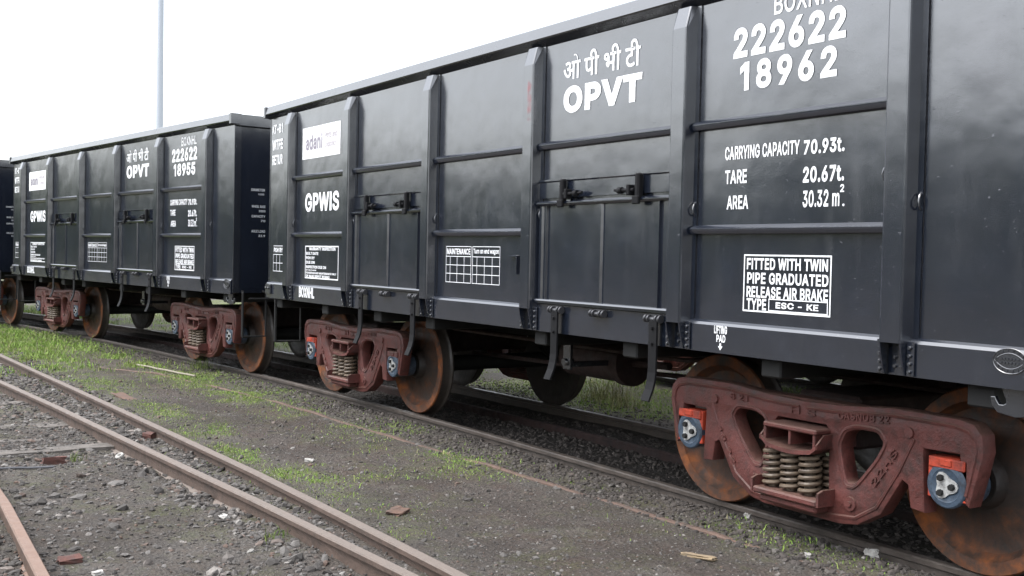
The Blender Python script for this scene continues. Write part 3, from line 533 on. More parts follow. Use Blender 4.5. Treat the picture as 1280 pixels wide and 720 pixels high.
# ------------------------------------------------------------------ grass
def grass_mat(name, stops):
    m = mat(name, (.08, .12, .03), .7); b = bsdf(m)
    g = nd(m, 'ShaderNodeNewGeometry'); c = ramp(m, g.outputs['Random Per Island'], stops)
    c2 = mix(m, mapr(m, noise(m, 1.3, 4, .6), .4, .65, 0, .45), c, (.21, .23, .075))
    lk(m, c2, b.inputs['Base Color']); b.inputs['Specular IOR Level'].default_value = .2
    b.inputs['Subsurface Weight'].default_value = 0
    return m
M['grass'] = grass_mat('yard_grass', [(0, (.085, .155, .03)), (.4, (.16, .27, .045)), (.8, (.24, .36, .075)), (.92, (.29, .30, .12)), (1, (.34, .29, .18))])
def blades(x, y, h, w, lean):
    n = len(x); a = rng.random(n)*2*np.pi; la = rng.random(n)*2*np.pi
    z = ground_z(x, y)-.005
    dx, dy = np.cos(a)*w/2, np.sin(a)*w/2; lx, ly = np.cos(la)*lean, np.sin(la)*lean
    P = lambda ax, ay, az: np.stack([ax, ay, az], -1)
    v = np.stack([P(x-dx, y-dy, z), P(x+dx, y+dy, z), P(x+dx*.7+lx*.4*h, y+dy*.7+ly*.4*h, z+h*.6), P(x-dx*.7+lx*.4*h, y-dy*.7+ly*.4*h, z+h*.6), P(x+lx*h, y+ly*h, z+h*(1-.3*lean))], 1)
    o = (np.arange(n)*5)[:, None]
    return v.reshape(-1, 3), np.concatenate([o+np.array([[0, 1, 2]]), o+np.array([[0, 2, 3]]), o+np.array([[3, 2, 4]])])
def grass_points(n, x0, x1, y0, y1):
    x = rng.uniform(x0, x1, n); y = rng.uniform(y0, y1, n)
    k = rng.random(n) < grass_density(x, y)*(.35+1.3*np.clip(fbm(x, y, 5, 2)+.35, 0, 1)); return x[k], y[k]
V_, F_, o_ = [], [], 0
for (n, x0, x1, y0, y1, hm) in ((150000, -8, 4.8, -3.7, -.9, .018), (95000, -24, -8, -6.5, -.3, .05), (42000, -9, 1, 1.0, 8, .032), (15000, -26, -8, -1.5, 6, .08)):
    x, y = grass_points(n, x0, x1, y0, y1); k = len(x)
    h = hm*rng.lognormal(0, .45, k); v, q = blades(x, y, h, rng.uniform(.004, .009, k)*(1.0 if x0 > -9 and y1 < 0 else 1.7), rng.uniform(.1, 1.1, k))
    V_.append(v); F_.append(q+o_); o_ += len(v)
gro = link('grass', np_mesh('grass', np.concatenate(V_), np.concatenate(F_)), M['grass'])
tag(gro, 'short patchy green grass along the tracks and behind the wagons', 'grass', kind='stuff')
M['weed'] = grass_mat('weed_leaves', [(0, (.06, .10, .02)), (.5, (.10, .16, .035)), (1, (.17, .2, .06))])
M['drygrass'] = grass_mat('dry_grass', [(0, (.12, .13, .05)), (.5, (.2, .19, .09)), (1, (.32, .29, .16))])
def tuft(x, y, n, h, spread, m, name, label, cat):
    px = x+rng.normal(0, spread, n); py = y+rng.normal(0, spread, n)
    v, q = blades(px, py, h*rng.uniform(.25, 1.2, n), rng.uniform(.004, .009, n), rng.uniform(.05, .9, n))
    c = np.array([x, y, float(ground_z(x, y))])
    o = link(name, np_mesh(name, v-c, q), m); o.location = c; tag(o, label, cat)
tuft(-7.75, -1.50, 110, .20, .11, M['weed'], 'weed', 'tall green weed beside the second wagon bogie near the pale stick', 'weed')
tuft(-2.9, 2.05, 220, .34, .16, M['drygrass'], 'grass_tuft', 'pale dry grass tuft seen under the nearest wagon behind the hanging lever', 'grass tuft')
tuft(-2.3, 1.75, 150, .16, .14, M['drygrass'], 'grass_tuft', 'low yellowish grass tuft just beyond the far rail', 'grass tuft')
tuft(-1.75, -4.32, 26, .12, .03, M['weed'], 'weed', 'thin weed stalk growing in gravel beside the broken brick', 'weed')
tuft(1.45, -3.78, 40, .07, .04, M['weed'], 'weed', 'small green weed growing against the web of the gravel side rail', 'weed')

# ------------------------------------------------------------------ wagon
YP = -1.53                                     # outer face of the side sheets
BC = .04                                       # body centre along the wagon, from the bogie middle
HL = 4.97                                      # half length of the body
RIBS = [BC+s*q for s, q in ((-1, 4.23), (-1, 2.56), (-1, .83), (1, .83), (1, 2.56), (1, 4.23))]
def prism_x(name, poly, spans, m, parent, smooth=False):
    mb = MB()
    for a, b in spans: mb.prism(poly, a, b, 'x', smooth)
    return mb.build(name, m, parent)

def side_post_mesh():
    mb = MB()
    plan = [(-.112, 0), (-.112, -.010), (-.081, -.010), (-.070, -.076), (-.066, -.085), (-.056, -.09), (.056, -.09), (.064, -.085), (.067, -.076), (.080, -.010), (.112, -.010), (.112, 0)]
    rings = []
    for z, k in ((1.25, 1), (3.075, 1), (3.207, .52)):
        ring = []
        for x, y in plan:
            yy = y if y > -.02 else -.010+(y+.010)*k
            xx = x if abs(x) > .079 else x*(1-.10*(1-k))
            ring.append((xx, YP+yy, z))
        rings += ring
    n = len(plan)
    mb.add(rings, [[i*n+j, i*n+(j+1) % n, (i+1)*n+(j+1) % n, (i+1)*n+j] for i in range(2) for j in range(n)])
    mb.add(rings, [list(range(n)), [2*n+j for j in range(n)]])
    # open foot: two gusset cheeks and flange feet below the face
    for s in (-1, 1):
        poly = [(YP-.034, 1.09), (YP-.034, 1.249), (YP-.088, 1.249), (YP-.080, 1.20), (YP-.062, 1.13), (YP-.05, 1.09)]
        mb.prism(poly, s*.063-.005, s*.063+.005, 'x')
        mb.box(s*.092-.022, s*.092+.022, YP-.044, YP-.033, 1.088, 1.262, .002)
    return mb.mesh('side_post')
def bolt_mesh():
    mb = MB(); mb.cyl((0, 0, 0), (0, -.013, 0), .011, .009, 6); return mb.mesh('bolt')
POST_BOLTS = [(q*.092, YP-.0435, z) for q in (-1, 1) for z in (1.11, 1.15, 1.19, 1.23)]+[(x, YP-.0115, z) for x in (-.02, .02) for z in (1.13, 1.175)]
def rope_hook_mesh(q):
    mb = MB()
    if q: mb.tube([(.10, YP-.005, 2.0), (.103, YP-.022, 1.985), (.105, YP-.032, 1.96), (.105, YP-.028, 1.93), (.103, YP-.012, 1.915)], .006, 6)
    else: mb.tube([(-.10, YP-.005, 2.14), (-.115, YP-.024, 2.13), (-.122, YP-.032, 2.10), (-.115, YP-.024, 2.07), (-.10, YP-.005, 2.06)], .006, 6)
    return mb.mesh('rope_hook')
def weld_mesh(q=1):
    mb = MB(); z = np.arange(1.30, 3.17, .012); mb.tube([(q*.114+random.uniform(-.0015, .0015), YP-.001, a) for a in z], [random.choice((.002, .003, .0035, .0042)) for a in z], 5); return mb.mesh('weld_bead')
def bar_poly(y0, z0, z1, dpt):
    h = z1-z0
    return [(y0, z1), (y0-dpt*.75, z1-h*.22), (y0-dpt, z1-h*.42), (y0-dpt, z1-h*.6), (y0-dpt*.8, z0+h*.08), (y0, z0)]

def lever_mesh(ztip):
    mb = MB()
    pts, th = [], []
    zs = [1.245, 1.1, ztip+.17, ztip+.11, ztip+.06, ztip+.02, ztip-.012]
    ys = [0, 0, -.0, -.008, -.022, -.04, -.054]
    for i, (z, y) in enumerate(zip(zs, ys)):
        a = Vector((0, ys[min(i+1, 6)]-ys[max(i-1, 0)], zs[min(i+1, 6)]-zs[max(i-1, 0)])).normalized()
        pts.append((0, y, z)); th.append((0, a.z, -a.y))
    mb.strip(pts, (1, 0, 0), .078, th, .014)
    for z in (1.20, 1.10): mb.cyl((0, -.006, z), (0, -.022, z), .012, .010, 6)
    return mb.mesh('release_lever')

def make_door(root, x0, x1):
    """drop door between two posts; x0..x1 is the clear bay"""
    mb = MB(); xm = (x0+x1)/2
    mb.box(x0+.03, x1-.03, YP-.016, YP-.001, 1.315, 2.03, .002)
    for x, w in ((x0+.055, .05), (x0+.125, .02), (xm, .05), (x1-.155, .02), (x1-.055, .05)):
        mb.prism([(x-w/2, YP-.0155), (x-w*.3, YP-.034), (x+w*.3, YP-.034), (x+w/2, YP-.0155)], 1.322, 2.02, 'z')
    mb.prism(bar_poly(YP-.001, 2.015, 2.055, .055), x0+.02, x1-.005, 'x')
    mb.prism([(YP-.001, 1.33), (YP-.052, 1.326), (YP-.056, 1.315), (YP-.05, 1.296), (YP-.001, 1.292)], x0+.02, x1-.01, 'x')
    door = mb.build('door', M['paint'], root)
    # locking plate above
    lp = MB(); lp.prism([(YP-.001, 2.215), (YP-.022, 2.212), (YP-.022, 2.20), (YP-.014, 2.19), (YP-.014, 2.075), (YP-.001, 2.075)], x0-.02, x1+.02, 'x')
    lp.build('locking_plate', M['paint'], door)
    for s, x in ((1, x0+.36), (-1, x1-.35)):
        la = MB()
        la.box(x-.022, x+.022, YP-.070, YP-.023, 2.035, 2.205, .010)
        la.box(x-.034, x+.034, YP-.080, YP-.057, 2.0, 2.055, .006)
        la.cyl((x+s*.03, YP-.06, 2.095), (x+s*.16, YP-.06, 2.095), .013, n=10)
        la.cyl((x+s*.16, YP-.06, 2.095), (x+s*.20, YP-.06, 2.095), .023, n=10)
        la.box(min(x+s*.06, x+s*.09), max(x+s*.06, x+s*.09), YP-.085, YP-.03, 2.06, 2.13, .004)
        la.cyl((x+s*.20, YP-.06, 2.095), (x+s*.25, YP-.055, 2.10), .010, n=8)
        la.build('latch', M['lever'], door)
    for x in (x0+.30, xm+.02, x1-.17):
        h = MB()
        h.cyl((x-.075, YP-.055, 1.258), (x+.085, YP-.055, 1.250), .015, n=8)
        for q in (-.065, -.035, .04, .075): h.cyl((x+q, YP-.055, 1.258), (x+q+.016, YP-.055, 1.257), .026, n=10)
        h.box(x-.05, x+.06, YP-.045, YP-.0285, 1.232, 1.285, .004)
        h.build('hinge', M['bolt'], door)
    for x, zt in ((x0+.33, .765), (x1-.13, .745)):
        o = bpy.data.objects.new('release_lever', lever_mesh(zt)); o.data.materials.append(M['lever']); col.objects.link(o); o.parent = door
        o.location = (x, YP-.075, 0)
    return door

# ---- bogie
def poly_curve(outer, holes, th, bev):
    cu = bpy.data.curves.new('temp', 'CURVE'); cu.dimensions = '2D'; cu.fill_mode = 'BOTH'; cu.extrude = th/2-bev; cu.bevel_depth = bev; cu.bevel_resolution = 1
    for pts in [outer]+holes:
        s = cu.splines.new('POLY'); s.points.add(len(pts)-1); s.use_cyclic_u = True
        for p, (x, z) in zip(s.points, pts): p.co = (x, z, 0, 1)
    return curve_mesh(cu, 'temp')
def chaikin(pts, n=2, amt=.22):
    for _ in range(n):
        out = []
        for i in range(len(pts)):
            a, b = pts[i], pts[(i+1) % len(pts)]
            out += [(a[0]*(1-amt)+b[0]*amt, a[1]*(1-amt)+b[1]*amt), (a[0]*amt+b[0]*(1-amt), a[1]*amt+b[1]*(1-amt))]
        pts = out
    return pts
HALF = [(.0, .165), (.30, .165), (.42, .185), (.575, .275), (.715, .495), (.765, .47), (.785, .352), (.855, .345), (.840, .60), (.838, .683), (1.078, .688), (1.085, .60), (1.10, .45), (1.125, .43), (1.165, .575), (1.195, .70), (1.185, .785), (1.14, .83), (1.06, .846), (.64, .85), (.30, .822), (.0, .812)]
SF_OUT = HALF+[(-x, z) for x, z in HALF[::-1][1:-1]]
WIN = [(.316, .69), (.40, .722), (.55, .722), (.60, .66), (.545, .56), (.405, .392), (.330, .392), (.275, .60)]
WIN_L = [(-x, z) for x, z in WIN][::-1]
SPR = [(-.235, .715), (-.25, .30), (.22, .30), (.205, .715)]
Y_SF = -1.15
def emboss(mb, body, org, u, w, L, H, depth):
    v, fs = text_arrays(body, .02); a, b = v[:, :2].min(0), v[:, :2].max(0); u, w = Vector(u).normalized(), Vector(w).normalized()
    bm = bmesh.new(); vs = [bm.verts.new(Vector(org)+u*float((p[0]-a[0])/(b[0]-a[0])*L)+w*float((p[1]-a[1])/(b[1]-a[1])*H)) for p in v]
    for q in fs:
        try: bm.faces.new([vs[i] for i in q])
        except ValueError: pass
    r_ = bmesh.ops.extrude_face_region(bm, geom=bm.faces[:])
    for e in r_['geom']:
        if isinstance(e, bmesh.types.BMVert): e.co.y -= depth
    mb.bm(bm)
def side_frame_mesh():
    me = poly_curve(SF_OUT, [chaikin(WIN, 2, .16), chaikin(WIN_L, 2, .16), chaikin(SPR, 1, .06)], .11, .011)
    for v in me.vertices: x, z, t = v.co; v.co = (x, Y_SF-t, z)
    mb = MB(); mb.add([tuple(v.co) for v in me.vertices], [tuple(p.vertices) for p in me.polygons], True); bpy.data.meshes.remove(me)
    yf = Y_SF-.055
    # rims cast round the windows and along the edges
    for w in (WIN, WIN_L):
        c = chaikin(w, 2, .16); cx = sum(p[0] for p in c)/len(c); cz = sum(p[1] for p in c)/len(c)
        pts = [(cx+(x-cx)*1.07, yf+.004, cz+(z-cz)*1.07) for x, z in c]; mb.tube(pts+[pts[0], pts[1]], .0125, 6, False)
    for s in (-1, 1):
        pts = [(s*x, yf+.004, z) for x, z in ((.03, .785), (.30, .793), (.64, .822), (1.03, .818), (1.12, .80), (1.155, .76), (1.165, .70), (1.14, .58), (1.115, .47))]
        mb.tube(pts, .014, 6)
        pts = [(s*x, yf+.004, z) for x, z in ((.20, .19), (.41, .212), (.555, .30), (.70, .53), (.79, .715))]; mb.tube(pts, .013, 6)
        mb.cyl((s*.375, yf+.01, .285), (s*.375, yf-.012, .285), .045, .04, 14); mb.cyl((s*.375, yf-.012, .285), (s*.375, yf-.022, .285), .018, .016, 8)
        mb.cyl((s*.76, yf+.01, .745), (s*.76, yf-.012, .745), .032, .028, 12)
    mb.box(-.75, .75, Y_SF-.03, Y_SF+.10, .80, .835, .01)          # broad top chord of the I section
    # cast letters on the top chord
    for body, org, u, w, L, H in (('CASNUB 22', (.27, yf+.003, .752), (1, 0, .06), (0, 0, 1), .36, .046), ('H S', (-.10, yf+.003, .742), (1, 0, 0), (0, 0, 1), .2, .04),
                                  ('8 21', (-.62, yf+.003, .762), (1, 0, 0), (0, 0, 1), .16, .04), ('22HS', (.545, yf+.003, .41), (.58, 0, .82), (-.82, 0, .58), .26, .042), ('18 22', (-.73, yf+.003, .56), (.58, 0, -.82), (.82, 0, .58), .26, .036)):
        emboss(mb, body, org, u, w, L, H, .012)
    return mb.mesh('side_frame')
def bolster_mesh():
    mb = MB()
    mb.box(-.24, .24, -1.0, 1.0, .55, .86, .02); mb.box(-.3, .3, -.35, .35, .86, .96, .02); return mb.mesh('bolster')
def bolster_end_mesh():
    mb = MB(); y0, y1 = -1.33, -1.005
    mb.box(-.205, .215, y0, y1, .655, .685, .008)
    for x in (-.20, .0, .19): mb.box(x-.010, x+.010, y0+.012, y1, .572, .6555, .004)
    n = 8; top, bot = [], []
    for i in range(n+1):
        x = -.225+.455*i/n; z = .556-.03*math.sin(math.pi*i/n)+(.03 if i in (0, n) else 0); top.append((x, z+.020)); bot.append((x, z-.004))
    mb.prism(top+bot[::-1], y0, y1, 'y'); mb.box(-.2, .2, y1-.12, y1-.10, .56, .66)
    for s in (-1, 1): mb.prism([(y0, .575), (y0, .60), (y0+.06, .655), (y1, .66), (y1, .57)], s*.222-.006, s*.222+.006, 'x')
    return mb.mesh('bolster_end')
def spring_seat_mesh():
    mb = MB()
    mb.box(-.27, .24, -1.34, -1.0, .245, .285, .01); mb.box(-.24, .21, -1.31, -1.04, .20, .245, .012)
    for s in (-1, 1):
        x = s*.262-.012
        mb.prism([(-1.34, .25), (-1.34, .33), (-1.30, .345), (-1.19, .345), (-1.15, .30), (-1.15, .25)], x-.008, x+.008, 'x')
    return mb.mesh('spring_seat')
def spring_mesh(h=.225, rad=.058, wire=.0125, turns=6):
    mb = MB(); n = int(turns*14)
    mb.tube([(rad*math.cos(2*math.pi*turns*i/n), rad*math.sin(2*math.pi*turns*i/n), h*i/n) for i in range(n+1)], wire, 7)
    mb.cyl((0, 0, 0), (0, 0, h), rad*.55, n=10)
    return mb.mesh('spring')
def wheel_mesh():
    # profile (radius, y) outside face at y=-0.927
    mb = MB()
    prof = [(.09, -.965), (.12, -.965), (.135, -.95), (.15, -.905), (.30, -.868), (.385, -.872), (.415, -.905), (.425, -.925), (.492, -.927), (.50, -.915)]
    mb.lathe(prof, (0, 0, 0), 64)
    return mb.mesh('wheel')
def tread_mesh():
    mb = MB(); mb.lathe([(.50, -.915), (.503, -.84), (.512, -.825), (.528, -.815), (.528, -.80), (.515, -.795), (.43, -.796), (.41, -.81), (.20, -.83), (.14, -.80), (.10, -.78), (.085, -.78)], (0, 0, 0), 64); return mb.mesh('tread')
def cap_mesh():
    mb = MB(); mb.lathe([(.085, -1.0), (.112, -1.0), (.115, -1.02), (.115, -1.175), (.120, -1.18), (.120, -1.205), (.112, -1.214), (.088, -1.217), (.080, -1.212), (.0, -1.212)], (0, 0, 0), 28); return mb.mesh('bearing_cap')
def star_mesh():
    mb = MB(); pts = []
    for i in range(24):
        t = 2*math.pi*i/24; rr = .062+.014*math.cos(3*t); pts.append((rr*math.cos(t), rr*math.sin(t)))
    mb.prism(pts, -1.213, -1.221, 'y'); return mb.mesh('lock_plate')
def capbolt_mesh():
    mb = MB(); mb.cyl((0, -1.2205, 0), (0, -1.242, 0), .018, .017, 6); return mb.mesh('bolt')
def adapter_mesh():
    mb = MB()
    mb.box(-.108, .108, -1.218, -1.09, .085, .140, .006)
    for s in (-1, 1): mb.box(s*.098-.020, s*.098+.020, -1.205, -1.09, -.075, .14, .005)
    mb.box(-.035, .035, -1.225, -1.2, .10, .135, .004)
    return mb.mesh('bearing_adapter')
def axle_mesh():
    mb = MB(); mb.lathe([(.075, -1.0), (.085, -.97), (.095, -.9), (.085, -.7), (.08, 0), (.085, .7), (.095, .9), (.085, .97), (.075, 1.0)], (0, 0, 0), 20); return mb.mesh('axle')
_cache = {}
def inst(name, fn, m, parent, loc=(0, 0, 0), rz=0, key=None):
    key = key or name
    if key not in _cache:
        _cache[key] = fn(); _cache[key].materials.append(m)
    o = bpy.data.objects.new(name, _cache[key]); col.objects.link(o); o.parent = parent; o.location = loc; o.rotation_euler = (0, 0, rz); return o
WR = .505
def make_bogie(root, x, rz, am=('oxide', 'oxide')):
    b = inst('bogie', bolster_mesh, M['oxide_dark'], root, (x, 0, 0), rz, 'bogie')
    for s in (0, math.pi):
        inst('side_frame', side_frame_mesh, M['oxide'], b, rz=s)
        inst('spring_seat', spring_seat_mesh, M['oxide'], b, rz=s); inst('bolster_end', bolster_end_mesh, M['oxide'], b, rz=s)
        for (px, py) in ((-.19, -1.24), (-.045, -1.24), (.10, -1.24), (-.115, -1.12), (.04, -1.12), (.17, -1.12)):
            c, q = math.cos(s), math.sin(s)
            inst('spring', spring_mesh, M['spring'], b, (px*c-py*q, px*q+py*c, .288))
    for ax in (-1.0, 1.0):
        inst('axle', axle_mesh, M['dark'], b, (ax, 0, WR))
        for s in (0, math.pi):
            inst('wheel', wheel_mesh, M['wheel'], b, (ax, 0, WR), s); inst('wheel_tread', tread_mesh, M['tread'], b, (ax, 0, WR), s)
            inst('bearing_cap', cap_mesh, M['capblue'], b, (ax, 0, WR), s); inst('lock_plate', star_mesh, M['silver'], b, (ax, 0, WR), s, 'lock')
            [inst('bolt', capbolt_mesh, M['dark'], b, (ax+.045*math.cos(2*math.pi*q/3)*math.cos(s), 0, WR+.045*math.sin(2*math.pi*q/3)), s, 'capbolt') for q in range(3)]; inst('bearing_adapter', adapter_mesh, M[am[ax > 0]], b, (ax, 0, WR), s, 'adapter_'+am[ax > 0])
    return b

def make_wagon(number, heading_left, heading_right):
    root = empty('freight_wagon')
    xa, xb = BC-HL, BC+HL
    w = MB(); w.box(xa+.004, xb-.004, YP, YP+.008, 1.2, 3.25); w.build('side_wall', M['paint'], root)
    w = MB(); w.box(xa+.004, xb-.004, -YP-.008, -YP, 1.2, 3.25); w.build('side_wall', M['paint'], root)
    for s, x in ((-1, xa), (1, xb)):
        w = MB(); w.box(min(x, x-s*.008), max(x, x-s*.008), YP-.004, -YP+.004, 1.1, 3.25)
        e = w.build('end_wall', M['paint'], root)
        w = MB()
        for y in (-1.49, 1.49):                                        # rolled corner angle, set outside the sheet
            w.box(min(x+s*.002, x+s*.012), max(x+s*.002, x+s*.012), y-.045, y+.045, 1.1, 3.20, .003)
        w.build('corner_post', M['paint_dull'], e)
    # coping all round
    cp = MB(); pr = [(-1.50, 3.345), (-1.582, 3.345), (-1.592, 3.335), (-1.606, 3.258), (-1.598, 3.248), (-1.536, 3.208), (-1.50, 3.208)]
    cp.prism(pr, xa-.05, xb+.05, 'x'); cp.prism([(-y, z) for y, z in pr], xa-.05, xb+.05, 'x')
    for s, x in ((-1, xa), (1, xb)):
        cp.box(min(x-s*.03, x+s*.055), max(x-s*.03, x+s*.055), -1.498, 1.498, 3.20, 3.342, .004)
        for y in (-1.61, 1.47): cp.box(min(x+s*.0, x+s*.062), max(x, x+s*.062), y, y+.14, 3.215, 3.348, .004)
    cp.build('coping', M['paint_dull'], root)
    # posts
    for x in RIBS:
        p = inst('side_post', side_post_mesh, M['paint'], root, (x, 0, 0)); [inst('bolt', bolt_mesh, M['paint_dull'], p, q) for q in POST_BOLTS]; [inst('weld_bead', lambda q=q: weld_mesh(q), M['lever'], p, key='weld%d' % q) for q in (-1, 1)]; [inst('rope_hook', lambda q=q: rope_hook_mesh(q), M['paint_dull'], p, key='hook%d' % q) for q in (0, 1)]
    # stiffeners
    bays = [(RIBS[i]+.095, RIBS[i+1]-.068) for i in range(5)]
    for i, (a, b) in enumerate(bays):
        mb = MB(); mb.prism(bar_poly(YP-.001, 2.432, 2.497, .044), a, b, 'x', True); mb.build('stiffener_bar', M['paint'], root)
        if i not in (1, 3):
            mb = MB(); mb.prism(bar_poly(YP-.001, 1.798, 1.857, .044), a, b, 'x', True); mb.build('stiffener_bar', M['paint'], root)
    # sill
    sl = MB(); cham = [(YP-.001, 1.278), (YP-.022, 1.266), (YP-.030, 1.250), (YP-.030, 1.085), (YP-.001, 1.082)]
    flat = [(YP-.001, 1.29), (YP-.028, 1.289), (YP-.028, 1.085), (YP-.001, 1.082)]
    ed = [xa]+RIBS+[xb]
    for i in range(7):
        a = ed[i]+(.0 if i == 0 else .071); b = ed[i+1]-(.071 if i < 6 else 0)
        sl.prism(flat if i in (2, 4) else cham, a, b, 'x')
    for x in RIBS: sl.box(x-.0705, x+.0705, YP-.012, YP-.001, 1.084, 1.25)
    sl.build('side_sill', M['paint'], root)
    for i in (1, 3): make_door(root, bays[i][0]-.02, bays[i][1])
    # underframe
    u = MB(); u.box(xa+.02, xb-.02, -1.5, 1.5, 1.14, 1.19); u.box(xa-.2, xb+.2, -.2, .2, .86, 1.135, .01)
    for x in (-4.7, -3.32, -2.0, -.9, .9, 2.0, 3.32, 4.7): u.box(x-.08, x+.08, -1.48, 1.48, .97, 1.138, .01)
    u.box(xa+.02, xb-.02, 1.42, 1.5, 1.085, 1.138)
    u.build('underframe', M['dark'], root)
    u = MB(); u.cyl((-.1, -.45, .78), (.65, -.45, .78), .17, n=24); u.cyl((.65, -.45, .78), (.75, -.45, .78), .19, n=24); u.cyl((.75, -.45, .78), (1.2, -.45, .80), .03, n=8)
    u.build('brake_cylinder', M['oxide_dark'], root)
    u = MB(); u.cyl((-1.7, .45, .80), (-.75, .45, .80), .2, n=24)
    for x in (-1.75, -.7): u.cyl((x-.02, .45, .8), (x+.02, .45, .8), .21, n=24)
    u.build('air_reservoir', M['dark'], root)
    u = MB()
    for y, z in ((-.72, .93), (.8, .95)): u.tube([(xa+.1, y, z), (-2.0, y, z), (-1.8, y, z-.03), (1.7, y, z-.03), (2.0, y, z), (xb-.1, y, z)], .018, 6)
    u.tube([(-2.4, -.15, .60), (-.2, -.3, .66), (1.2, -.2, .70), (2.4, -.05, .60)], .022, 6)
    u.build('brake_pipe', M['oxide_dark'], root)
    u = MB(); u.box(.56, .66, -1.03, -1.0, .74, 1.1, .004); u.cyl((.61, -1.06, .80), (.61, -.97, .80), .03, n=10); u.box(.57, .65, -1.0, -.3, .76, .80, .004)
    u.build('brake_lever', M['paint_dull'], root)
    for s, x in ((-1, xa), (1, xb)):
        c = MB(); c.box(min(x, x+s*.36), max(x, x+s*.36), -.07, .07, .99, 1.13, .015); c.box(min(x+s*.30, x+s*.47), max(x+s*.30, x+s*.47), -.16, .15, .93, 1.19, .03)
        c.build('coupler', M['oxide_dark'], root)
        c = MB(); x2 = x+s*.06
        c.tube([(x, -1.40, 1.12), (x2, -1.42, 1.10), (x2, -1.42, .78), (x2, -1.42, .55)], .016, 6); c.tube([(x, -1.12, 1.12), (x2, -1.10, 1.10), (x2, -1.10, .55), (x2, -1.42, .55)], .016, 6)
        c.tube([(x2+s*.03, -1.35, 1.03), (x2+s*.03, -.3, 1.02), (x+s*.3, -.2, 1.02)], .013, 6)
        c.build('step_iron', M['dark'], root)
        if s > 0: continue
        c = MB(); c.box(x-s*.10-.075, x-s*.10+.075, YP-.055, YP-.032, 1.13, 1.245, .004)
        for q in (-.04, .04): c.cyl((x-s*.10+q, YP-.054, 1.20), (x-s*.10+q, YP-.07, 1.20), .014, n=6)
        c.build('label_clip', M['paint_dull'], root)
    # tow hook plate and maker's crest near each corner
    for x in (4.90,):
        half = [(0, 1.130), (.060, 1.130), (.072, 1.10), (.062, 1.06), (.045, 1.03), (.045, 1.01), (.06, 1.0), (.085, 1.0), (.10, 1.02), (.108, 1.035), (.125, 1.033), (.12, 1.0), (.09, .968), (0, .955)]
        pts = half+[(-a, b) for a, b in half[::-1][1:-1]]
        me = poly_curve(pts, [], .024, .004)
        mb = MB(); mb.add([(v.co.x+x, -1.50-v.co.z, v.co.y) for v in me.vertices], [tuple(q.vertices) for q in me.polygons]); mb.box(x-.04, x+.04, -1.489, -1.40, 1.09, 1.14)
        mb.build('tow_hook', M['paint_dull'], root)
        em = MB()
        def ell(rx, rz, zc, wire): 
            pts = [(x+rx*math.cos(t), YP-.034, zc+rz*math.sin(t)) for t in np.linspace(0, 2*math.pi, 33)]; em.tube(pts, wire, 5, False)
        ell(.085, .058, 1.213, .0025)
        for sg in (1, -1):
            em.tube([(x+q*.078, YP-.034, 1.213+sg*(.036*(1-q*q))) for q in np.linspace(-1, 1, 13)], .002, 5)
        em.prism([(x+.085*math.cos(t), 1.213+.058*math.sin(t)) for t in np.linspace(0, 2*math.pi, 33)[:-1]], YP-.0305, YP-.0335, 'y')
        for row, zz in ((0, 1.222), (1, 1.204)):
            for q in range(6): em.box(x-.05+q*.017, x-.05+q*.017+.011, YP-.037, YP-.0337, zz-.005, zz+.005)
        for k in range(16):
            t = 2*math.pi*(k+.5)/16; em.box(x+.073*math.cos(t)-.005, x+.073*math.cos(t)+.005, YP-.037, YP-.0337, 1.213+.047*math.sin(t)-.006, 1.213+.047*math.sin(t)+.006)
        em.build('maker_crest', M['paint_dull'], root)
    # small wedge on the third bay, red smear on a post
    br = MB(); br.box(.55, .665, YP-.03, YP-.001, 1.632, 1.648, .002); br.box(.651, .665, YP-.03, YP-.001, 1.50, 1.631, .002); br.build('bracket', M['paint'], root)
    # lettering
    y = YP-.003; ys = YP-.0325
    t = MB()
    put_text(t, 'BOXNHL', 3.325, 3.83, 3.045, 3.165, y, .012); put_text(t, '222622', 3.0, 3.855, 2.838, 3.018, y, .034); put_text(t, number, 3.06, 3.80, 2.641, 2.812, y, .034, 1.12 if number[-1] == '2' else 1)
    t.build('number_lettering', M['white'], root)['label'] = 'white painted wagon number in three rows'
    t = MB()
    put_text(t, 'CARRYING CAPACITY', 2.95, 3.55, 2.242, 2.322, y, .022); put_text(t, '70.93t.', 3.58, 3.87, 2.236, 2.316, y, .03)
    t.build('lettering', M['white'], root); t = MB()
    put_text(t, 'TARE', 2.955, 3.14, 2.100, 2.181, y, .022); put_text(t, '20.67t.', 3.58, 3.872, 2.08, 2.169, y, .03)
    t.build('lettering', M['white'], root); t = MB()
    put_text(t, 'AREA', 2.975, 3.158, 1.948, 2.029, y, .022); put_text(t, '30.32 m', 3.583, 3.845, 1.945, 2.038, y, .02); put_text(t, '2', 3.848, 3.875, 2.02, 2.062, y, .02); put_text(t, '.', 3.866, 3.88, 1.945, 1.958, y, .02)
    t.build('lettering', M['white'], root)
    t = MB(); frame_lines(t, 3.135, 3.805, 1.348, 1.681, y, .009)
    for body, a, b, z in (('FITTED WITH TWIN', 3.16, 3.78, 1.594), ('PIPE GRADUATED', 3.165, 3.785, 1.511), ('RELEASE AIR BRAKE', 3.163, 3.785, 1.431), ('TYPE', 3.166, 3.325, 1.360)): put_text(t, body, a, b, z, z+.066, y, .026)
    frame_lines(t, 3.343, 3.786, 1.358, 1.430, y, .006); put_text(t, 'ESC - KE', 3.40, 3.72, 1.376, 1.412, y, .03)
    t.build('brake_lettering', M['white'], root)
    t = MB(); put_text(t, 'LIFTING', 2.926, 3.038, 1.202, 1.251, ys, .03); put_text(t, 'PAD', 2.948, 3.026, 1.152, 1.196, ys, .03)
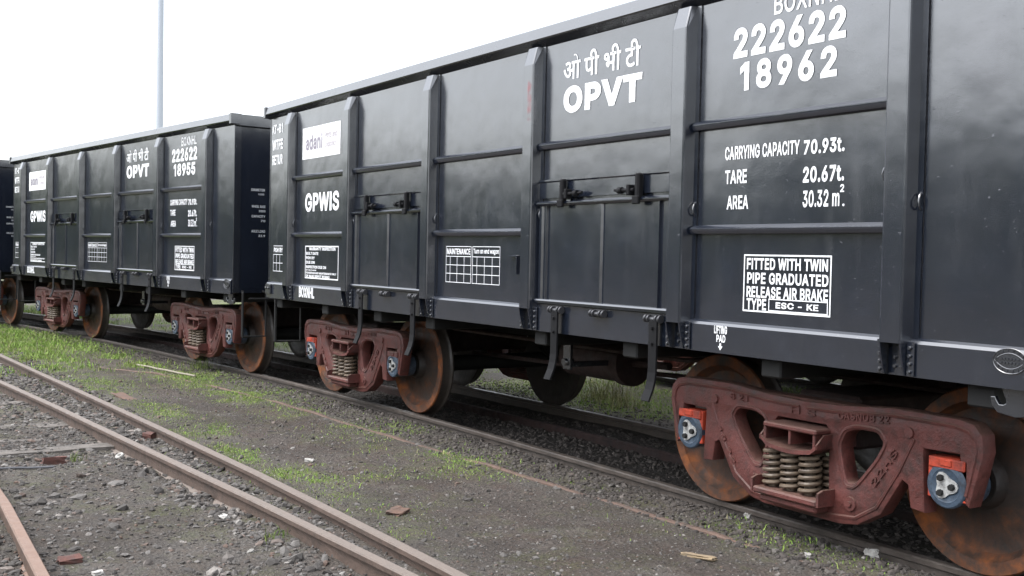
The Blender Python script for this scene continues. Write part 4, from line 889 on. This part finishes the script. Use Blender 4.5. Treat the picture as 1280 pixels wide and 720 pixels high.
    t.add([(2.976, ys, 1.146), (2.990, ys, 1.146), (2.990, ys, 1.128), (3.003, ys, 1.128), (2.983, ys, 1.103), (2.963, ys, 1.128), (2.976, ys, 1.128)], [[0, 1, 2, 3, 4, 5, 6]])
    t.build('lifting_pad_lettering', M['white'], root)
    t = MB(); put_text(t, 'ओ पी भी टी', 1.215, 2.11, 2.925, 3.107, y, .014); put_text(t, 'OPVT', 1.222, 2.135, 2.684, 2.878, y, .045); t.build('owner_lettering', M['white'], root)
    t = MB(); put_text(t, 'GPWIS', -3.80, -2.86, 2.078, 2.284, y, .030); t.build('scheme_lettering', M['white'], root)
    t = MB(); put_text(t, 'BOXNHL', -3.87, -3.425, 1.132, 1.251, ys, .03)
    put_text(t, 'LIFT', -2.685, -2.60, 1.20, 1.245, ys, .03); put_text(t, 'PAD', -2.68, -2.605, 1.15, 1.192, ys, .03); t.add([(-2.66, ys, 1.14), (-2.62, ys, 1.14), (-2.64, ys, 1.10)], [[0, 1, 2]])
    t.build('sill_lettering', M['white'], root)
    for x0, x1, hd in ((-.515, -.085, 'MAINTENANCE'), (-.06, .375, 'Turn on end wagon')):
        t = MB(); zz = [1.712, 1.628, 1.555, 1.482, 1.408]
        for z in zz: quad(t, x0, x1, z-.0025, z+.0025, y)
        for k in range(5):
            xx = x0+(x1-x0)*(0, .17, .45, .73, 1)[k]; quad(t, xx-.0025, xx+.0025, zz[-1], zz[0 if k in (0, 4) else 1], y-.0004)
        put_text(t, hd, x0+.015, x1-.015, 1.645, 1.695, y-.0008, .02); t.build('inspection_table', M['white'], root)
    t = MB(); frame_lines(t, -3.775, -2.85, 1.347, 1.706, y, .012)
    for body, a, b, z, h in (('WARRANTY INSPECTION', -3.66, -2.93, 1.655, .036), ('BUILT DATE', -3.75, -3.40, 1.606, .032), ('POH RY', -3.75, -3.50, 1.557, .032), ('DUE ON', -3.75, -3.50, 1.508, .032), ('INSPECTION DUE ON', -3.75, -3.18, 1.458, .032), ('RETURN TO BASE', -3.75, -3.45, 1.432, .014), ('FOR REPAIR AND MAINTENANCE ONLY', -3.75, -2.90, 1.398, .022), ('OF BASE DEPOT WORKS', -3.75, -3.08, 1.36, .028)):
        put_text(t, body, a, b, z, z+h, y, .03)
    t.build('warranty_table', M['white'], root)
    t = MB()
    put_text(t, 'KT-81', -4.87, -4.54, 3.02, 3.13, y, .03); put_text(t, 'WTFE', -4.87, -4.53, 2.83, 2.95, y, .03); put_text(t, 'RETUR', -4.865, -4.53, 2.655, 2.77, y, .03)
    t.build('lettering', M['white'], root); t = MB()
    for z in (1.405, 1.50, 1.60, 1.70): quad(t, -4.785, -4.46, z-.003, z+.003, y)
    for x in (-4.785, -4.68, -4.57, -4.46): quad(t, x-.003, x+.003, 1.405, 1.60, y-.0004)
    put_text(t, 'POH RY', -4.77, -4.48, 1.625, 1.68, y, .03)
    t.build('inspection_table', M['white'], root)
    s = MB(); s.box(-3.90, -2.852, YP-.0035, YP-.0005, 2.662, 3.006); st = s.build('logo_sticker', M['sticker'], root)
    yy = YP-.006
    t = MB(); put_text(t, 'adani', -3.80, -3.33, 2.755, 2.92, yy, .028); t.build('logo_word', M['stk_grey'], st)
    t = MB(); put_text(t, 'Ports and', -3.26, -2.94, 2.855, 2.925, yy, .012); put_text(t, 'Logistics', -3.26, -2.95, 2.745, 2.825, yy, .012); quad(t, -3.300, -3.294, 2.73, 2.95, yy); t.build('logo_word', M['stk_pale'], st)
    # small notices on the right hand end, facing +x
    t = MB()
    for body, a, b, z, h in (('DIAMETER', -1.36, -1.11, 2.395, .042), ('1000', -1.23, -1.12, 2.345, .03), ('WHEEL BASE', -1.35, -1.10, 2.185, .042), ('2000', -1.22, -1.10, 2.13, .036), ('CAPACITY', -1.35, -1.10, 2.06, .042), ('70', -1.18, -1.10, 2.005, .036), ('AXLE LOAD', -1.35, -1.10, 1.87, .042), ('22.9', -1.22, -1.10, 1.815, .036)):
        put_text(t, body, a+(b-a)*.25, b, z, z+h*.75, 0, .01)
        if h < .04: t.v = [(xb+.003-q, x, z) for x, q, z in t.v]; t.build('end_lettering', M['white'], root); t = MB()
    make_bogie(root, -3.323, heading_left, ('orange', 'oxide') if number[-1] == '2' else ('oxide', 'oxide')); make_bogie(root, 3.323, heading_right, ('orange', 'orange') if number[-1] == '2' else ('oxide', 'oxide'))
    return root

def place(root, x, y, h):
    root.location = (x, y, 0); root.rotation_euler = (0, 0, h)
    for ch in root.children:
        if ch.name.split('.')[0] == 'bogie':
            px = x+ch.location.x*math.cos(h); ch.rotation_euler = (0, 0, track(px)[1]-h)
wB = make_wagon('18962', 0, 0); place(wB, 0, 0, 0)
wC = make_wagon('18955', 0, 0); place(wC, -10.98, -.74, .1158)
wD = copy_tree(wC); place(wD, -21.75, -2.74, .232)
wE = copy_tree(wC); wE.location = (-.45, 4.75, 0); wE.rotation_euler = (0, 0, 0)
for ch in wE.children:
    if ch.name.split('.')[0] == 'bogie': ch.rotation_euler = (0, 0, 0)
tag(wE, 'wagon on the next track, glimpsed through the gap below the nearest wagon', 'goods wagon')
for o_ in (-.872, .872):
    tag(sweep([(x, 4.75+o_, 0) for x in np.arange(-16, 14, 1.0)], rail_profile(), 'rail', M['raildark']), 'rail of the next track, in the grass under the wagon glimpsed behind, %s side' % ('nearer' if o_ < 0 else 'farther'), 'rail')
G = 'black open goods wagons coupled in a train'
tag(wB, 'black open wagon numbered 18962 with the white logo sticker, nearest of the train', 'goods wagon', G)
tag(wC, 'black open wagon numbered 18955, coupled behind the nearest one', 'goods wagon', G)
tag(wD, 'farthest black wagon, its end just showing beyond the wagon numbered 18955', 'goods wagon', G)
# red marking smear on one post of the nearest wagon
rm = mat('red_marker_smear', (.45, .04, .05), .6)
tr = nd(rm, 'ShaderNodeBsdfTransparent'); ms = nd(rm, 'ShaderNodeMixShader'); out = rm.node_tree.nodes['Material Output']
lk(rm, mapr(rm, noise(rm, 9, 4, .6),   .45, .65, 0, .3), ms.inputs[0]); lk(rm, tr.outputs[0], ms.inputs[1]); lk(rm, bsdf(rm).outputs[0], ms.inputs[2]); lk(rm, ms.outputs[0], out.inputs['Surface'])
sm = MB(); quad(sm, RIBS[3]+.0, RIBS[3]+.055, 2.66, 2.98, YP-.092); sm.build('paint_smear', rm, wB)

# ------------------------------------------------------------------ unseen belt of dark trees, added for the dark lower reflections in the paint
tb = []
for k in range(70):
    x = -190+k*3.3+random.uniform(-1, 1); y = -32+random.uniform(-3, 3); h = random.uniform(4.5, 8.5)
    n = 260; u = rng.normal(0, 1, (n, 3)); u /= np.linalg.norm(u, axis=1)[:, None]; u *= rng.uniform(.55, 1.0, (n, 1))
    c = np.stack([x+u[:, 0]*2.6, y+u[:, 1]*2.4, h*.52+u[:, 2]*h*.5], 1)
    t1 = rng.normal(0, .55, (n, 3)); t2 = rng.normal(0, .55, (n, 3)); tb.append(np.stack([c, c+t1, c+t1+t2, c+t2], 1))
tb = np.concatenate(tb).reshape(-1, 3)
wm = grass_mat('wood_leaves', [(0, (.025, .045, .012)), (.6, (.045, .075, .02)), (1, (.07, .10, .03))])
tag(link('unseen_tree_belt', np_mesh('unseen_tree_belt', tb, np.arange(len(tb)).reshape(-1, 4)), wm), 'unseen belt of trees added across the yard to darken the paint reflections', 'wood', kind='stuff')

# ------------------------------------------------------------------ lighting mast far behind
pm = mat('galvanised_pole', (.42, .45, .5), .5)
mb = MB(); mb.cyl((0, 0, 0), (0, 0, 17), .20, .12, 16); mb.cyl((0, 0, 17), (0, 0, 27), .12, .07, 16); mb.cyl((0, 0, 0), (0, 0, .4), .34, .34, 12)
mast = mb.build('light_mast', pm, loc=(-43.0, 7.0, 0)); mast.rotation_euler = (0, R(-.4), 0)
tag(mast, 'tall pale grey steel mast rising behind the second wagon', 'mast')

# ------------------------------------------------------------------ loose things on the ground
M['brick'] = oxide('red_brick', (.095, .042, .033), (.055, .034, .03), .92, 20, .8)
M['plank'] = oxide('pale_split_wood', (.24, .18, .11), (.13, .10, .07), .85, 10, .4)
M['greywood'] = oxide('weathered_sleeper_wood', (.115, .102, .09), (.055, .048, .042), .9, 8, .9)
M['pale'] = oxide('pale_stone', (.36, .345, .32), (.2, .19, .175), .85, 20, .4)
M['stick'] = mat('pale_bamboo', (.23, .205, .155), .7)
M['rustplate'] = oxide('rusty_plate', (.11, .065, .047), (.065, .045, .036), .85, 14, .5)
def lump(name, x, y, sx, sy, sz, rz, m, label, cat, jit=.12, up=.3, group=None, sub=2):
    bm = bmesh.new(); bmesh.ops.create_cube(bm, size=1); bmesh.ops.subdivide_edges(bm, edges=bm.edges[:], cuts=sub, use_grid_fill=True)
    for v in bm.verts:
        rr = Vector((random.uniform(-1, 1), random.uniform(-1, 1), random.uniform(-1, 1)))*jit
        v.co = Vector(((v.co.x+rr.x)*sx, (v.co.y+rr.y)*sy, (v.co.z+rr.z)*sz))
    mb = MB(); mb.bm(bm); o = mb.build(name, m, loc=(x, y, float(ground_z(x, y))+sz*up)); o.rotation_euler = (random.uniform(-.12, .12), random.uniform(-.12, .12), rz); tag(o, label, cat, group); return o
lump('brick', -1.68, -4.5, .085, .17, .07, .15, M['brick'], 'broken dark red brick lying in the gravel beside the weed stalk', 'brick', .08)
lump('brick', 1.37, -4.94, .07, .12, .04, .1, M['brick'], 'flat red brick lying next to the short orange rusty rail', 'brick', .07)
lump('brick', -2.5, -3.53, .11, .07, .06, .5, M['brick'], 'brown brick wedged between the two converging rails', 'brick', .08)
lump('metal_plate', -5.2, -3.13, .42, .13, .015, .2, M['rustplate'], 'flat rusty orange plate lying on the dirt path', 'plate', .12, .5)
lump('wood_scrap', 1.35, -2.88, .10, .14, .03, .6, M['rustplate'], 'brown curled wood scrap on the dirt beside the grass strip', 'wood scrap', .14, .4)
lump('plank', 3.14, -1.83, .22, .06, .018, .15, M['plank'], 'pale yellow split plank piece on the dirt path', 'plank', .1, .4)
lump('white_stone', .81, -3.88, .07, .045, .022, .5, M['pale'], 'white flat stone beside the gravel side rail', 'stone', .16, .4)
lump('white_stone', 1.71, -4.86, .05, .045, .022, .2, M['pale'], 'white stone lying next to the flat red brick', 'stone', .16, .4)
lump('white_stone', -.73, -2.67, .07, .05, .02, .9, M['pale'], 'white chip alone in the middle of the dirt path', 'stone', .14, .4)
lump('white_stone', 3.46, -1.28, .03, .03, .022, .9, M['pale'], 'small white stone beside the buried orange rail', 'stone', .14, .4)
lump('white_stone', 2.64, -.97, .04, .025, .04, .4, M['pale'], 'white stone against the dark rail below the red bogie springs', 'stone', .2, .4)
lump('paper_scrap', 3.70, -1.02, .06, .03, .05, .4, M['pale'], 'crumpled white paper scrap beside the rail near the right wheel', 'paper', .3, .4)
mb = MB(); pts = [(.026*math.cos(t), .026*math.sin(t), 0) for t in np.linspace(0, 2*math.pi, 20)]; mb.tube(pts, .012, 7, False)
o = mb.build('white_ring', M['pale'], loc=(-1.68, -3.98, float(ground_z(-1.68, -3.98))+.03)); o.rotation_euler = (.5, .2, 0); tag(o, 'small white ring lying in gravel below the rail web', 'ring')
def rod(name, a, b, rad, m, label, cat):
    mb = MB(); n = 9; c = Vector(a)
    pts = []
    for i in range(n):
        p = Vector(a).lerp(Vector(b), i/(n-1)); p.z = float(ground_z(p.x, p.y))+rad*1.6+p.z; pts.append(p-c)
    c.z = 0; mb.tube(pts, rad, 7); o = mb.build(name, m, loc=c); tag(o, label, cat)
rod('stick', (-8.75, -2.15, .01), (-6.88, -1.83, .01), .014, M['stick'], 'long pale stick lying in the grass beside the second wagon', 'stick')
rod('metal_rod', (-1.55, -5.0, .02), (-1.36, -4.55, .02), .009, M['bolt'], 'thin grey metal rod on the gravel near the broken brick', 'rod')
SL = [(-6.4, .04), (-5.45, .05), (-4.55, .02), (-3.75, .06), (-3.0, .03), (-2.25, .05)]
SLAB = ['old grey sleeper farthest from the dark red brick, under the brown rail', 'old grey sleeper second farthest from the dark red brick', 'old grey sleeper half buried in gravel, third farthest from the dark red brick', 'old grey sleeper third nearest to the dark red brick',
        'old grey sleeper one beyond the sleeper next to the dark red brick', 'old grey sleeper nearest to the dark red brick']
for (x, tz), lb in zip(SL, SLAB):
    bm = bmesh.new(); bmesh.ops.create_cube(bm, size=1); bmesh.ops.subdivide_edges(bm, edges=bm.edges[:], cuts=7, use_grid_fill=True)
    for v in bm.verts:
        v.co = Vector((v.co.x*.24+.012*math.sin(v.co.y*17+x), v.co.y*2.0, v.co.z*.12+random.uniform(-.006, .006)))
    mb = MB(); mb.bm(bm); yc = -4.9 if x > -5 else -5.0
    o = mb.build('railway_sleeper', M['greywood'], loc=(x, yc-.02, float(ground_z(x, -4.5))-.064+tz*.1)); o.rotation_euler = (random.uniform(-.012, .012), random.uniform(-.06, .06), random.uniform(-.05, .05))
    tag(o, lb, 'railway sleeper', 'old wooden sleepers under the near track')
